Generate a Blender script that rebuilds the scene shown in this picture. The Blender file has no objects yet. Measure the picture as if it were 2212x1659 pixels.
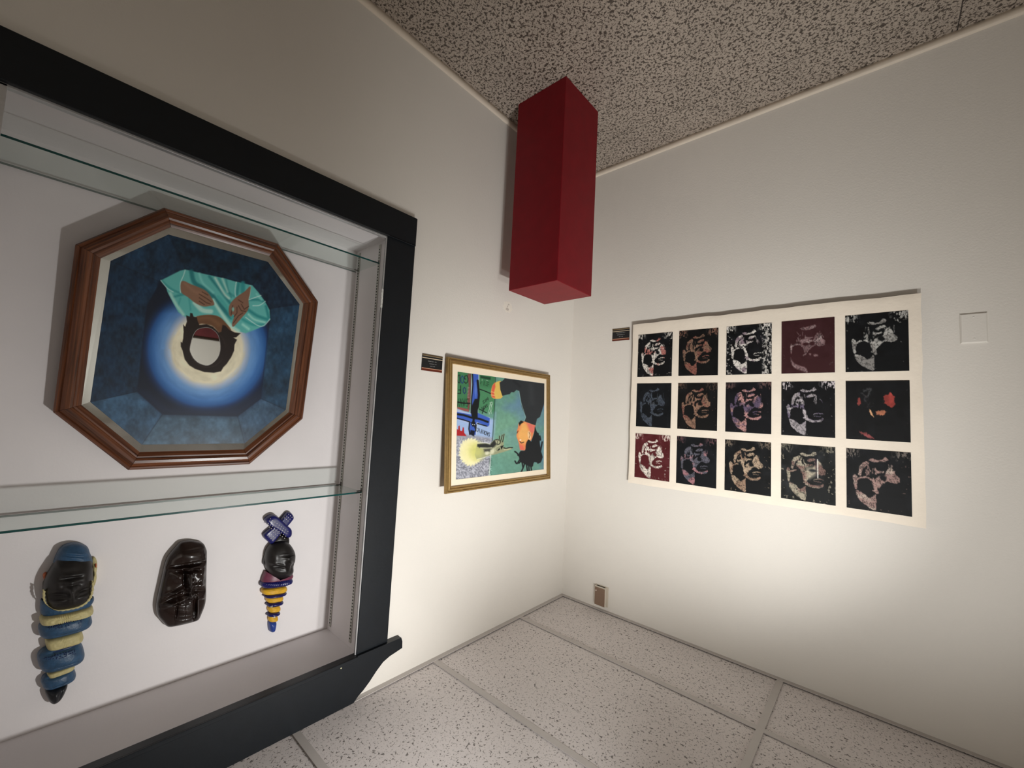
import bpy, math, random
import numpy as np
from mathutils import Matrix, Vector
random.seed(7)
SC = bpy.context.scene
COL = SC.collection
# ------------------------------------------------------------------ camera
IW, IH = 2212.0, 1659.0
CAM = np.array([-1.5582, -2.3564, 1.6588]); FPX = 902.98
CR = np.array([-0.75100376, 0.65830351, -0.0512821]); CU = np.array([-0.01041394, -0.08946416, -0.9959356]); CF = np.array([0.6602158, 0.74741733, -0.07404345])   # the phone was held upside down
HC = 2.7947
cam = bpy.data.objects.new('camera', bpy.data.cameras.new('camera')); COL.objects.link(cam)
m = Matrix.Identity(4)
for i in range(3):
    m[i][0], m[i][1], m[i][2], m[i][3] = CR[i], CU[i], -CF[i], CAM[i]
cam.matrix_world = m
cam.data.sensor_fit = 'HORIZONTAL'; cam.data.sensor_width = 36; cam.data.lens = FPX / IW * 36
cam.data.clip_start = 0.02
SC.camera = cam
# ------------------------------------------------------------------ light
SC.view_settings.view_transform = 'Standard'; SC.view_settings.look = 'None'
SC.view_settings.gamma = 1; SC.view_settings.use_curve_mapping = False
SC.view_settings.exposure = -0.08
wd = bpy.data.worlds.new('world'); SC.world = wd; wd.use_nodes = True
wd.node_tree.nodes['Background'].inputs[0].default_value = (0.9, 0.93, 1, 1)
wd.node_tree.nodes['Background'].inputs[1].default_value = 0.05
def spot(loc, to, w, ang, blend=1.0, r=0.03, col=(1, .995, .972)):
    d = bpy.data.lights.new('track_or_fill_lamp', 'SPOT'); d.energy = w; d.spot_size = math.radians(ang); d.spot_blend = blend
    d.shadow_soft_size = r; d.color = col
    o = bpy.data.objects.new('track_or_fill_lamp', d); COL.objects.link(o); o.location = loc
    o.rotation_euler = (Vector(to) - Vector(loc)).to_track_quat('-Z', 'Y').to_euler()
    return o
spot((-1.32, -1.42, 2.54), (0, -.9, 2.15), 27, 110)
spot((-1.32, -1.54, 2.54), (0, -1.62, 2.22), 54, 94)
spot((-1.70, -1.43, 2.62), (-.3, 0, 1.2), 92, 92)
spot((-1.70, -1.52, 2.62), (-.5, 0, 1.9), 16, 80)
spot((-1.70, -1.60, 2.62), (-1.2, 0, 1.0), 34, 100)
spot((-2.30, -1.47, 2.62), (-1.0, 0, 1.3), 36, 100)
spot((-2.40, -3.40, 2.62), (-2.4, -4.6, 1.2), 120, 120)  # fill lamp added behind the camera to raise the bounce light
spot((-3.20, -2.20, 2.62), (-4.4, -1.6, 1.2), 90, 120)  # fill lamp added to brighten the far wall that the mirror reflects
# ------------------------------------------------------------------ helpers
def proj(P):
    P = np.asarray(P, float); d = P - CAM; z = d @ CF
    return np.stack([IW / 2 + FPX * (d @ CR) / z, IH / 2 - FPX * (d @ CU) / z], -1)
def ray(u, v): return CF + CR * (u - IW / 2) / FPX - CU * (v - IH / 2) / FPX
def onX(u, v, x): d = ray(u, v); return CAM + d * ((x - CAM[0]) / d[0])
def lin(c): c = np.asarray(c, float) / 255; return np.where(c <= .04045, c / 12.92, ((c + .055) / 1.055) ** 2.4)
def rgba(c): return tuple(lin(c)) + (1,)
MATS = {}
def mat(name, c=(200, 200, 200), rough=.6, metal=0, spec=.5, grain=0, gscale=60, bump=0, bscale=200, coat=0):
    if name in MATS: return MATS[name]
    m = bpy.data.materials.new(name); m.use_nodes = True; nt = m.node_tree; b = nt.nodes['Principled BSDF']
    b.inputs['Base Color'].default_value = rgba(c); b.inputs['Roughness'].default_value = rough
    b.inputs['Metallic'].default_value = metal; b.inputs['Specular IOR Level'].default_value = spec
    b.inputs['Coat Weight'].default_value = coat
    tc = nt.nodes.new('ShaderNodeTexCoord')
    if grain:
        n = nt.nodes.new('ShaderNodeTexNoise'); n.inputs['Scale'].default_value = gscale; n.inputs['Detail'].default_value = 5
        nt.links.new(tc.outputs['Object'], n.inputs['Vector'])
        r = nt.nodes.new('ShaderNodeValToRGB'); cc = lin(c)
        r.color_ramp.elements[0].position = .3; r.color_ramp.elements[1].position = .7
        r.color_ramp.elements[0].color = tuple(cc * (1 - grain)) + (1,); r.color_ramp.elements[1].color = tuple(np.minimum(cc * (1 + grain), 1)) + (1,)
        nt.links.new(n.outputs['Fac'], r.inputs['Fac']); nt.links.new(r.outputs['Color'], b.inputs['Base Color'])
    if bump:
        n = nt.nodes.new('ShaderNodeTexNoise'); n.inputs['Scale'].default_value = bscale; n.inputs['Detail'].default_value = 4
        nt.links.new(tc.outputs['Object'], n.inputs['Vector'])
        bp = nt.nodes.new('ShaderNodeBump'); bp.inputs['Strength'].default_value = bump; bp.inputs['Distance'].default_value = .002
        nt.links.new(n.outputs['Fac'], bp.inputs['Height']); nt.links.new(bp.outputs['Normal'], b.inputs['Normal'])
    MATS[name] = m
    return m
def speckle(name, base, dark, layers, rough=.5, var=.06, bump=.3):
    """base paint with small dark flecks: layers of (noise scale, threshold lo, hi, strength)"""
    m = bpy.data.materials.new(name); m.use_nodes = True; nt = m.node_tree; b = nt.nodes['Principled BSDF']
    b.inputs['Roughness'].default_value = rough; L = nt.links.new
    tc = nt.nodes.new('ShaderNodeNewGeometry')
    big = nt.nodes.new('ShaderNodeTexNoise'); big.inputs['Scale'].default_value = 3; L(tc.outputs['Position'], big.inputs['Vector'])
    r0 = nt.nodes.new('ShaderNodeValToRGB'); cb = lin(base)
    r0.color_ramp.elements[0].position = .3; r0.color_ramp.elements[1].position = .7
    r0.color_ramp.elements[0].color = tuple(cb * (1 - var)) + (1,); r0.color_ramp.elements[1].color = tuple(cb * (1 + var)) + (1,)
    L(big.outputs['Fac'], r0.inputs['Fac']); cur = r0.outputs['Color']; hs = None
    for k, (sc, lo, hi, st, det) in enumerate(layers):
        n = nt.nodes.new('ShaderNodeTexNoise'); n.inputs['Scale'].default_value = sc; n.inputs['Detail'].default_value = det
        n.inputs['Distortion'].default_value = .6
        mp = nt.nodes.new('ShaderNodeMapping'); mp.inputs['Location'].default_value = (3.7 * k, 1.9 * k, k); mp.inputs['Rotation'].default_value = (0, 0, .5 * k)
        L(tc.outputs['Position'], mp.inputs['Vector']); L(mp.outputs['Vector'], n.inputs['Vector'])
        r = nt.nodes.new('ShaderNodeMapRange'); r.inputs['From Min'].default_value = lo; r.inputs['From Max'].default_value = hi
        r.inputs['To Max'].default_value = st
        L(n.outputs['Fac'], r.inputs['Value'])
        mx = nt.nodes.new('ShaderNodeMix'); mx.data_type = 'RGBA'; L(r.outputs['Result'], mx.inputs['Factor']); L(cur, mx.inputs['A'])
        mx.inputs['B'].default_value = rgba(dark); cur = mx.outputs['Result']; hs = r.outputs['Result']
        if k == 0: h0 = r.outputs['Result']
    L(cur, b.inputs['Base Color'])
    bp = nt.nodes.new('ShaderNodeBump'); bp.invert = True; bp.inputs['Strength'].default_value = bump; bp.inputs['Distance'].default_value = .002
    L(h0, bp.inputs['Height']); L(bp.outputs['Normal'], b.inputs['Normal'])
    MATS[name] = m
    return m
def wood(name, c1, c2, scale=9, rough=.35, axis=2):
    m = bpy.data.materials.new(name); m.use_nodes = True; nt = m.node_tree; b = nt.nodes['Principled BSDF']; L = nt.links.new
    b.inputs['Roughness'].default_value = rough; b.inputs['Coat Weight'].default_value = .25; b.inputs['Coat Roughness'].default_value = .25
    at = nt.nodes.new('ShaderNodeAttribute'); at.attribute_name = 'grain'
    n = nt.nodes.new('ShaderNodeTexNoise'); n.inputs['Scale'].default_value = 1; n.inputs['Detail'].default_value = 6; n.inputs['Distortion'].default_value = .4
    mp = nt.nodes.new('ShaderNodeMapping'); mp.inputs['Scale'].default_value = (scale, 140, 140)
    L(at.outputs['Vector'], mp.inputs['Vector']); L(mp.outputs['Vector'], n.inputs['Vector'])
    r = nt.nodes.new('ShaderNodeValToRGB'); r.color_ramp.elements[0].position = .32; r.color_ramp.elements[1].position = .68
    r.color_ramp.elements[0].color = rgba(c1); r.color_ramp.elements[1].color = rgba(c2)
    L(n.outputs['Fac'], r.inputs['Fac']); L(r.outputs['Color'], b.inputs['Base Color'])
    bp = nt.nodes.new('ShaderNodeBump'); bp.inputs['Strength'].default_value = .15; bp.inputs['Distance'].default_value = .001
    L(n.outputs['Fac'], bp.inputs['Height']); L(bp.outputs['Normal'], b.inputs['Normal'])
    MATS[name] = m
    return m
def tag(o, label=None, cat=None, group=None, kind=None):
    if label: o['label'] = label
    if cat: o['category'] = cat
    if group: o['group'] = group
    if kind: o['kind'] = kind
    return o
def empty(name, loc, label, cat, group=None):
    o = bpy.data.objects.new(name, None); COL.objects.link(o); o.location = loc; o.empty_display_size = .05
    return tag(o, label, cat, group)
def obj(name, V, F, m, parent=None, smooth=False, origin=None, attr=None, grain=None):
    """V are world coordinates"""
    V = np.asarray(V, float).reshape(-1, 3)
    if parent is not None:
        org = np.array(parent['org']) if 'org' in parent else np.array(parent.location)
        base = np.array([0, 0, 0.])
        off = org
    else:
        lo, hi = V.min(0), V.max(0)
        off = np.array([(lo[0] + hi[0]) / 2, (lo[1] + hi[1]) / 2, lo[2]]) if origin is None else np.array(origin)
    me = bpy.data.meshes.new(name)
    me.from_pydata((V - off).tolist(), [], F.tolist() if hasattr(F, 'tolist') else F)
    me.update()
    if attr is not None:
        a = me.color_attributes.new('paint', 'FLOAT_COLOR', 'POINT')
        a.data.foreach_set('color', np.ascontiguousarray(attr, dtype=np.float32).ravel())
    if grain is not None:
        a = me.attributes.new('grain', 'FLOAT_VECTOR', 'POINT'); a.data.foreach_set('vector', np.asarray(grain, dtype=np.float32).ravel())
    if smooth: me.polygons.foreach_set('use_smooth', [True] * len(me.polygons))
    me.materials.append(m)
    o = bpy.data.objects.new(name, me); COL.objects.link(o)
    if parent is not None:
        o.parent = parent
        if parent.type == 'MESH' or True: pass
    else: o.location = off
    o['org'] = [float(x) for x in off]
    return o
def boxv(x0, x1, y0, y1, z0, z1, b=0):
    x0, x1 = sorted((x0, x1)); y0, y1 = sorted((y0, y1)); z0, z1 = sorted((z0, z1))
    if b <= 0:
        V = [(x0, y0, z0), (x1, y0, z0), (x1, y1, z0), (x0, y1, z0), (x0, y0, z1), (x1, y0, z1), (x1, y1, z1), (x0, y1, z1)]
        F = [(0, 3, 2, 1), (4, 5, 6, 7), (0, 1, 5, 4), (1, 2, 6, 5), (2, 3, 7, 6), (3, 0, 4, 7)]
        return V, F
    V = []; F = []
    cs = {}
    for sx in (0, 1):
        for sy in (0, 1):
            for sz in (0, 1):
                X = (x0, x1)[sx]; Y = (y0, y1)[sy]; Z = (z0, z1)[sz]
                ix = b if sx == 0 else -b; iy = b if sy == 0 else -b; iz = b if sz == 0 else -b
                k = len(V); V += [(X, Y + iy, Z + iz), (X + ix, Y, Z + iz), (X + ix, Y + iy, Z)]
                cs[sx, sy, sz] = k
    g = lambda a, k: cs[a] + k
    for s in (0, 1):
        F.append([g((s, 0, 0), 0), g((s, 1, 0), 0), g((s, 1, 1), 0), g((s, 0, 1), 0)])
        F.append([g((0, s, 0), 1), g((1, s, 0), 1), g((1, s, 1), 1), g((0, s, 1), 1)])
        F.append([g((0, 0, s), 2), g((1, 0, s), 2), g((1, 1, s), 2), g((0, 1, s), 2)])
        for t in (0, 1):
            F.append([g((s, t, 0), 0), g((s, t, 1), 0), g((s, t, 1), 1), g((s, t, 0), 1)])
            F.append([g((s, 0, t), 0), g((s, 1, t), 0), g((s, 1, t), 2), g((s, 0, t), 2)])
            F.append([g((0, s, t), 1), g((1, s, t), 1), g((1, s, t), 2), g((0, s, t), 2)])
    for a in cs: F.append([cs[a], cs[a] + 1, cs[a] + 2])
    c = np.array([(x0 + x1) / 2, (y0 + y1) / 2, (z0 + z1) / 2]); VA = np.array(V)
    for i, q in enumerate(F):
        p = VA[q]; n = np.cross(p[1] - p[0], p[2] - p[0])
        if n @ (p.mean(0) - c) < 0: F[i] = q[::-1]
    return V, F
def box(name, x0, x1, y0, y1, z0, z1, m, parent=None, b=0, **k):
    V, F = boxv(x0, x1, y0, y1, z0, z1, b)
    return obj(name, V, F, m, parent, **k)
def join(parts):
    V = []; F = []
    for v, f in parts:
        o = len(V); V += list(map(tuple, v)); F += [[i + o for i in q] for q in f]
    return V, F
def kids(o): return o
# ---- value noise
def vnoise(x, y, seed=0):
    xi = np.floor(x).astype(np.int64); yi = np.floor(y).astype(np.int64); fx = x - xi; fy = y - yi
    def h(a, b):
        n = (a * 374761393 + b * 668265263 + seed * 982451653) & 0xffffffff
        n = ((n ^ (n >> 13)) * 1274126177) & 0xffffffff
        return ((n ^ (n >> 16)) & 0xffff) / 65535.0
    sx = fx * fx * (3 - 2 * fx); sy = fy * fy * (3 - 2 * fy)
    return (h(xi, yi) * (1 - sx) + h(xi + 1, yi) * sx) * (1 - sy) + (h(xi, yi + 1) * (1 - sx) + h(xi + 1, yi + 1) * sx) * sy
def fbm(x, y, seed=0, o=4):
    s = 0; a = .5
    for k in range(o): s = s + a * vnoise(x * 2 ** k, y * 2 ** k, seed + k); a /= 2
    return s / (1 - .5 ** o)
def smooth_pts(p, n=6, closed=True):
    p = np.asarray(p, float); N = len(p); out = []
    rng = range(N) if closed else range(N - 1)
    for i in rng:
        if closed: a, b, c, d = p[i - 1], p[i], p[(i + 1) % N], p[(i + 2) % N]
        else: a, b, c, d = p[max(i - 1, 0)], p[i], p[i + 1], p[min(i + 2, N - 1)]
        for k in range(n):
            t = k / n
            out.append(.5 * (2 * b + (c - a) * t + (2 * a - 5 * b + 4 * c - d) * t * t + (3 * b - 3 * c + d - a) * t ** 3))
    if not closed: out.append(p[-1])
    return np.array(out)
class Canvas:
    """paints flat shapes into a per-vertex colour; P are the vertices in authoring coordinates"""
    def __init__(s, P, c, unit=1.0):
        s.P = np.asarray(P, float); s.C = np.tile(np.asarray(c, float), (len(s.P), 1)); s.u = unit
        s.A = np.ones(len(s.P))
    def _dist(s, q, idx, closed):
        X = s.P[idx]; d = np.full(len(X), 1e9); ins = np.zeros(len(X), bool); n = len(q)
        for i in range(n if closed else n - 1):
            a, b = q[i], q[(i + 1) % n]; ab = b - a; L = ab @ ab + 1e-12
            t = np.clip(((X - a) @ ab) / L, 0, 1)
            d = np.minimum(d, np.hypot(X[:, 0] - a[0] - t * ab[0], X[:, 1] - a[1] - t * ab[1]))
            if closed:
                cr = ((a[1] > X[:, 1]) != (b[1] > X[:, 1]))
                with np.errstate(divide='ignore', invalid='ignore'):
                    ins ^= cr & (X[:, 0] < (b[0] - a[0]) * (X[:, 1] - a[1]) / (b[1] - a[1] + 1e-12) + a[0])
        return np.where(ins, -d, d) if closed else d
    def mask(s, q, soft, closed=True, w=0):
        q = np.asarray(q, float); lo = q.min(0) - soft - w; hi = q.max(0) + soft + w
        idx = np.where((s.P[:, 0] > lo[0]) & (s.P[:, 0] < hi[0]) & (s.P[:, 1] > lo[1]) & (s.P[:, 1] < hi[1]))[0]
        if len(idx) == 0: return idx, np.zeros(0)
        d = s._dist(q, idx, closed) - w
        return idx, np.clip(.5 - d / (2 * soft), 0, 1)
    def put(s, idx, a, c):
        c = np.asarray(c, float)
        if c.ndim == 2: c = c[idx] if len(c) == len(s.P) else c
        s.C[idx] = s.C[idx] * (1 - a[:, None]) + c * a[:, None]
    def poly(s, q, c, soft=None, al=1, sm=0):
        if sm: q = smooth_pts(q, sm)
        soft = soft or s.u * .6
        idx, a = s.mask(q, soft); s.put(idx, a * al, c)
    def line(s, q, w, c, soft=None, al=1, sm=0):
        if sm: q = smooth_pts(q, sm, False)
        soft = soft or s.u * .6
        idx, a = s.mask(q, soft, False, w / 2); s.put(idx, a * al, c)
    def ell(s, cx, cy, rx, ry, c, soft=None, al=1, rot=0):
        soft = soft or s.u * .6; t = math.radians(rot); x = s.P[:, 0] - cx; y = s.P[:, 1] - cy
        X = (x * math.cos(t) + y * math.sin(t)) / rx; Y = (-x * math.sin(t) + y * math.cos(t)) / ry
        r = np.hypot(X, Y); a = np.clip(.5 - (r - 1) * min(rx, ry) / (2 * soft), 0, 1) * al
        idx = np.where(a > 0)[0]; s.put(idx, a[idx], c)
    def dodge(s, f): s.C = np.clip(s.C * f[:, None], 0, 255)
    def text(s, w, o, ex, ey, lw, c, adv=1.3, al=1):
        G_ = dict(G=[[(1, .8), (.6, 1), (.1, .8), (0, .4), (.3, 0), (.9, .1), (1, .45), (.6, .45)]], O=[[(.5, 1), (.05, .75), (.05, .25), (.5, 0), (.95, .25), (.95, .75), (.5, 1)]], D=[[(.05, 0), (.05, 1), (.6, .95), (.95, .5), (.6, .05), (.05, 0)]],
                  F=[[(.05, 0), (.05, 1), (.95, 1)], [(.05, .55), (.7, .55)]], S=[[(.95, .9), (.4, 1), (.05, .75), (.9, .3), (.6, 0), (0, .1)]], A=[[(0, 0), (.5, 1), (1, 0)], [(.2, .4), (.8, .4)]], V=[[(0, 1), (.5, 0), (1, 1)]], H=[[(0, 0), (0, 1)], [(1, 0), (1, 1)], [(0, .5), (1, .5)]],
                  I=[[(.5, 0), (.5, 1)]], X=[[(0, 0), (1, 1)], [(0, 1), (1, 0)]], Y=[[(.5, 0), (.5, .5), (0, 1)], [(.5, .5), (1, 1)]], C=[[(.95, .9), (.4, 1), (0, .5), (.4, 0), (.95, .1)]], R=[[(0, 0), (0, 1), (.8, .85), (.7, .5), (0, .45)], [(.4, .45), (1, 0)]], E=[[(1, 1), (0, 1), (0, 0), (1, 0)], [(0, .5), (.7, .5)]])
        ex = np.array(ex, float); ey = np.array(ey, float); o = np.array(o, float)
        for k, ch in enumerate(w):
            for st in G_.get(ch, []): s.line([o + ex * (k * adv + a) + ey * b for a, b in st], lw, c, al=al)
    def attr(s):
        g_ = s.C.mean(1, keepdims=True); s.C = g_ + (s.C - g_) * .88
        return np.concatenate([lin(np.clip(s.C, 0, 255)), s.A[:, None]], 1)
def paintmat(name, rough=.5, mirror=False, coat=0):
    m = bpy.data.materials.new(name); m.use_nodes = True; nt = m.node_tree; b = nt.nodes['Principled BSDF']; L = nt.links.new
    a = nt.nodes.new('ShaderNodeVertexColor'); a.layer_name = 'paint'
    L(a.outputs['Color'], b.inputs['Base Color']); b.inputs['Roughness'].default_value = rough; b.inputs['Coat Weight'].default_value = coat; b.inputs['Specular IOR Level'].default_value = .5 if mirror else .22
    if mirror:
        iv = nt.nodes.new('ShaderNodeMath'); iv.operation = 'SUBTRACT'; iv.inputs[0].default_value = 1; L(a.outputs['Alpha'], iv.inputs[1])
        L(iv.outputs[0], b.inputs['Metallic'])
        rr = nt.nodes.new('ShaderNodeMapRange'); L(a.outputs['Alpha'], rr.inputs['Value']); rr.inputs['To Min'].default_value = .02; rr.inputs['To Max'].default_value = rough
        L(rr.outputs['Result'], b.inputs['Roughness'])
    return m
def rails(parent, P2, prof, to3, m, name='frame_rail'):
    """mitred rails round the convex polygon P2 (in the plane), profile = (distance in from edge, protrusion)"""
    P2 = np.asarray(P2, float); n = len(P2); c = P2.mean(0); out = []
    def off(i, d):
        a, b, e = P2[i - 1], P2[i], P2[(i + 1) % n]
        def nrm(p, q):
            t = (q - p) / np.linalg.norm(q - p); nn = np.array([-t[1], t[0]])
            return nn if nn @ (c - p) > 0 else -nn
        n1, n2 = nrm(a, b), nrm(b, e); A = np.array([n1, n2]); return b + np.linalg.solve(A, np.array([d, d]))
    for i in range(n):
        j = (i + 1) % n; V = []; G = []; F = []; K = len(prof)
        t = (P2[j] - P2[i]) / np.linalg.norm(P2[j] - P2[i])
        eps = .0004
        for e, ii in enumerate((i, j)):
            for (d, p) in prof:
                q = off(ii, d) + t * (eps if e == 0 else -eps)
                V.append(to3(q[0], q[1], p)); G.append((q @ t + i * 3.3, d + i, p))
        for k in range(K): F.append([k, (k + 1) % K, K + (k + 1) % K, K + k])
        F.append(list(range(K))[::-1]); F.append(list(range(K, 2 * K)))
        VA = np.array(V)
        # outward orientation
        cc = VA.mean(0); q = F[0]; nn = np.cross(VA[q[1]] - VA[q[0]], VA[q[2]] - VA[q[0]])
        if nn @ (VA[q].mean(0) - cc) < 0: F = [f[::-1] for f in F]
        out.append(obj(name, V, F, m, parent, grain=G))
    return out
# ------------------------------------------------------------------ materials
def wallmat():
    m = mat('wall_paint', (226, 221, 213), .62, bump=.25, bscale=160, grain=.015, gscale=2.2); return m
WALL = wallmat()
CASEIN = mat('case_paint', (232, 227, 227), .6, grain=.02, gscale=5, bump=.15, bscale=120)
BLACK = mat('black_paint', (11, 17, 23), .42, spec=.4, grain=.12, gscale=30, bump=.12, bscale=90)
ALU = mat('brushed_aluminium', (205, 205, 206), .38, metal=.6, grain=.05, gscale=90)
STRIPM = mat('painted_steel', (186, 184, 176), .4, metal=.3)
DARK = mat('dark_slot', (18, 16, 14), .8)
CLIPM = mat('clip_steel', (96, 92, 88), .35, metal=.8)
RED = mat('red_paint', (118, 8, 22), .5, spec=.25, grain=.08, gscale=14, bump=.15, bscale=60)
TILE = speckle('ceiling_tile_fibre', (228, 221, 219), (88, 82, 78), [(105, .62, .69, .8, 1.0), (200, .63, .70, .6, 1), (55, .71, .75, .4, 3)], rough=.9, var=.03, bump=.5)
TEE = mat('tee_enamel', (200, 194, 190), .5, grain=.02, gscale=20)
FLOORM = speckle('floor_speckle', (178, 166, 154), (52, 42, 34), [(92, .535, .575, .9, 2), (170, .585, .62, .75, 2), (45, .68, .70, .8, 2)], rough=.45, var=.07, bump=.1)
SKIRT = mat('skirting_vinyl', (226, 214, 198), .5, grain=.04, gscale=9)
# ------------------------------------------------------------------ the room
X0, Y0 = -4.4, -4.6            # the rest of the room behind the camera
CY0, CY1, CZ0, CZ1 = -2.515, -1.411, .9255, 2.6456        # the niche of the display case
# floor: sheets with fine seams
fl = box('floor', X0 - .1, .1, Y0 - .1, .1, -.06, -.006, mat('screed', (90, 84, 78), .9)); tag(fl, kind='structure')
xs = [0, -1.812, -3.64, X0]; ys = [0, -.245, -2.074, -3.903, Y0]
for i in range(3):
    for j in range(4):
        g = .0019
        box('floor_sheet', xs[i + 1] + g, xs[i] - g, ys[j + 1] + g, ys[j] - g, -.0058, 0, FLOORM, fl, b=.0006)
# ceiling: plenum board, tiles, tees
ce = box('ceiling', X0 - .1, .1, Y0 - .1, .1, HC + .03, HC + .08, mat('plenum', (60, 58, 56), .9)); tag(ce, kind='structure')
tys = [0, -.4375] + [-.4375 - .6096 * k for k in range(1, 8)]; tys = [y for y in tys if y > Y0] + [Y0]
txs = [0, -1.206, -1.206 - 1.2192, -1.206 - 2 * 1.2192]; txs = [x for x in txs if x > X0] + [X0]
rt = random.Random(3)
for i in range(len(txs) - 1):
    for j in range(len(tys) - 1):
        dz = rt.uniform(0, .002)
        box('ceiling_tile', txs[i + 1] + .004, txs[i] - .004, tys[j + 1] + .004, tys[j] - .004, HC + .0035 + dz, HC + .018 + dz, TILE, ce, b=.001)
for y in tys[1:-1]: box('tee_bar', X0, 0, y - .0125, y + .0125, HC - .001, HC + .0015, TEE, ce)
for x in txs[1:-1]:
    for j in range(len(tys) - 1):
        a = tys[j] - (.0125 if j else .0); b_ = tys[j + 1] + (.0125 if j < len(tys) - 2 else 0)
        box('cross_tee', x - .0125, x + .0125, b_, a, HC - .0012, HC + .0013, TEE, ce)
# wall angles under the tile edges
def angle(name, x0, x1, y0, y1, vx0, vx1, vy0, vy1):
    V, F = join([boxv(x0, x1, y0, y1, HC - .003, HC - .0012), boxv(vx0, vx1, vy0, vy1, HC - .0012, HC + .03)])
    V2, F2 = boxv(x0, x1, y0, y1, HC - .003, HC - .0012)
    o = obj(name, V, F, TEE); tag(o, kind='structure'); return o
angle('trim_1', -.024, 0, Y0, 0, -.002, 0, Y0, 0)
angle('trim_2', X0, -.024, -.024, 0, X0, -.024, -.002, 0)
def wall(name, parts):
    V, F = join(parts); o = obj(name, V, F, WALL); tag(o, kind='structure'); return o
WT = .42
wr = wall('wall_right', [boxv(0, WT, CY1 + .018, .1, 0, HC + .03), boxv(0, WT, Y0 - .1, CY0 - .018, 0, HC + .03),
                    boxv(0, WT, CY0 - .018, CY1 + .018, 0, CZ0 - .02), boxv(0, WT, CY0 - .018, CY1 + .018, CZ1 + .02, HC + .03)])
wl = wall('wall_left', [boxv(X0 - .1, 0, 0, .12, 0, HC + .03)])
wall('wall_back', [boxv(X0 - .1, 0, Y0 - .12, Y0, 0, HC + .03)])
wall('wall_far', [boxv(X0 - .12, X0, Y0, 0, 0, HC + .03)])
def skirt(name, horizontal):
    # low vinyl strip with a rounded top and a few chips along the floor
    V = []; F = []; n = 60; prof = [(0, 0), (.012, 0), (.0115, .024), (.008, .030), (0, .032)]
    rr = random.Random(5)
    L0 = 4.4 if horizontal else 4.6
    for k in range(n + 1):
        s = -L0 * k / n; w = rr.uniform(-.0006, .0006)
        for d, z in prof:
            V.append((s, -d - (w if d else 0), z) if horizontal else (-d - (w if d else 0), s, z))
    K = len(prof)
    for k in range(n):
        for q in range(K - 1): F.append([k * K + q, k * K + q + 1, (k + 1) * K + q + 1, (k + 1) * K + q])
    o = obj(name, V, F, SKIRT, smooth=True); tag(o, kind='structure')
skirt('baseboard_left', True); skirt('baseboard_right', False)
# plaster repair on the case wall
pc = onX(1097, 663, 0)
th = np.linspace(0, 2 * np.pi, 36, endpoint=False)
def blob(name, cy, cz, ry, rz, x, m, seed, par):
    r = random.Random(seed); V = [(x, cy, cz)]; 
    for t in th:
        k = 1 + r.uniform(-.12, .12); V.append((x, cy + ry * k * math.cos(t), cz + rz * k * math.sin(t)))
    V2 = V + [(0.002, v[1], v[2]) for v in V[1:]]; n = len(th)
    F = [[0, 1 + (i + 1) % n, 1 + i] for i in range(n)] + [[1 + i, 1 + (i + 1) % n, 1 + n + (i + 1) % n, 1 + n + i] for i in range(n)]
    return obj(name, V2, F, m, par)
blob('plaster_patch', pc[1], pc[2], .038, .032, -.0006, mat('plaster', (232, 226, 214), .7, bump=.3, bscale=90), 1, wr)
pg = mat('plaster_grey', (196, 188, 178), .8)
blob('plaster_chip', pc[1] - .004, pc[2] + .014, .013, .008, -.001, pg, 2, wr)
blob('plaster_chip', pc[1] + .005, pc[2] - .014, .006, .005, -.001, pg, 4, wr)
blob('plaster_chip', pc[1] - .003, pc[2] - .002, .004, .006, -.001, pg, 5, wr)
# ------------------------------------------------------------------ display case set in the wall
CYM = (CY0 + CY1) / 2
case = empty('display_case', (0, CYM, .79), 'white wall niche display case in black painted frame with aluminium edging', 'display case')
box('back_panel', .30, .318, CY0, CY1, CZ0, CZ1, CASEIN, case)
box('side_panel', .0, .318, CY1, CY1 + .016, CZ0 - .016, CZ1 + .016, CASEIN, case)
box('side_panel', .0, .318, CY0 - .016, CY0, CZ0 - .016, CZ1 + .016, CASEIN, case)
box('case_floor', .0, .318, CY0, CY1, CZ0 - .016, CZ0, CASEIN, case)
box('case_top', .0, .318, CY0, CY1, CZ1, CZ1 + .016, CASEIN, case)
XS, XR = -.019, -.030
iy = onX(838, 508, XS)[1]; oy = onX(897, 535, XS)[1]
zb0 = onX(901, 472, XR)[2]; zb1 = onX(838, 508, XR)[2]; zbs = onX(898, 531, XR)[2]
oyb = onX(902.5, 474, XR)[1]
zh0 = onX(774, 1417, XR)[2]
mir = lambda y: 2 * CYM - y
# frame boards
box('frame_stile', XS, 0, iy, oy, zbs, zh0, BLACK, case, b=.0015)
box('frame_stile', XS, 0, mir(oy), mir(iy), zbs, zh0, BLACK, case, b=.0015)
V, F = join([boxv(XR, 0, mir(oyb), oyb, zb0, zb1, .002), boxv(XR, 0, iy, oyb, zb1 - .002, zbs, .002), boxv(XR, 0, mir(oyb), mir(iy), zb1 - .002, zbs, .002)])
obj('frame_sill_board', V, F, BLACK, case)
hp = [(866.8, 1380.3), (869.3, 1385), (869, 1399.5), (856.7, 1407.8), (842, 1417.5), (827.8, 1430), (813, 1450), (799, 1471.7), (784.5, 1491.6), (773.6, 1504), (764.6, 1509.0)]
H = [onX(u, v, XR)[1:] for u, v in hp]
H[0] = np.array([H[0][0], zh0]); H[-1][1] = min(H[-1][1], HC - .004)
H[-1] = np.array([H[-1][0], HC - .004])
poly = [tuple(q) for q in H] + [(mir(q[0]), q[1]) for q in H[::-1]]
n = len(poly); V = [(XR, y, z) for y, z in poly] + [(0, y, z) for y, z in poly]
F = [list(range(n)), list(range(2 * n - 1, n - 1, -1))] + [[i, i + n, (i + 1) % n + n, (i + 1) % n] for i in range(n)]
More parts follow.
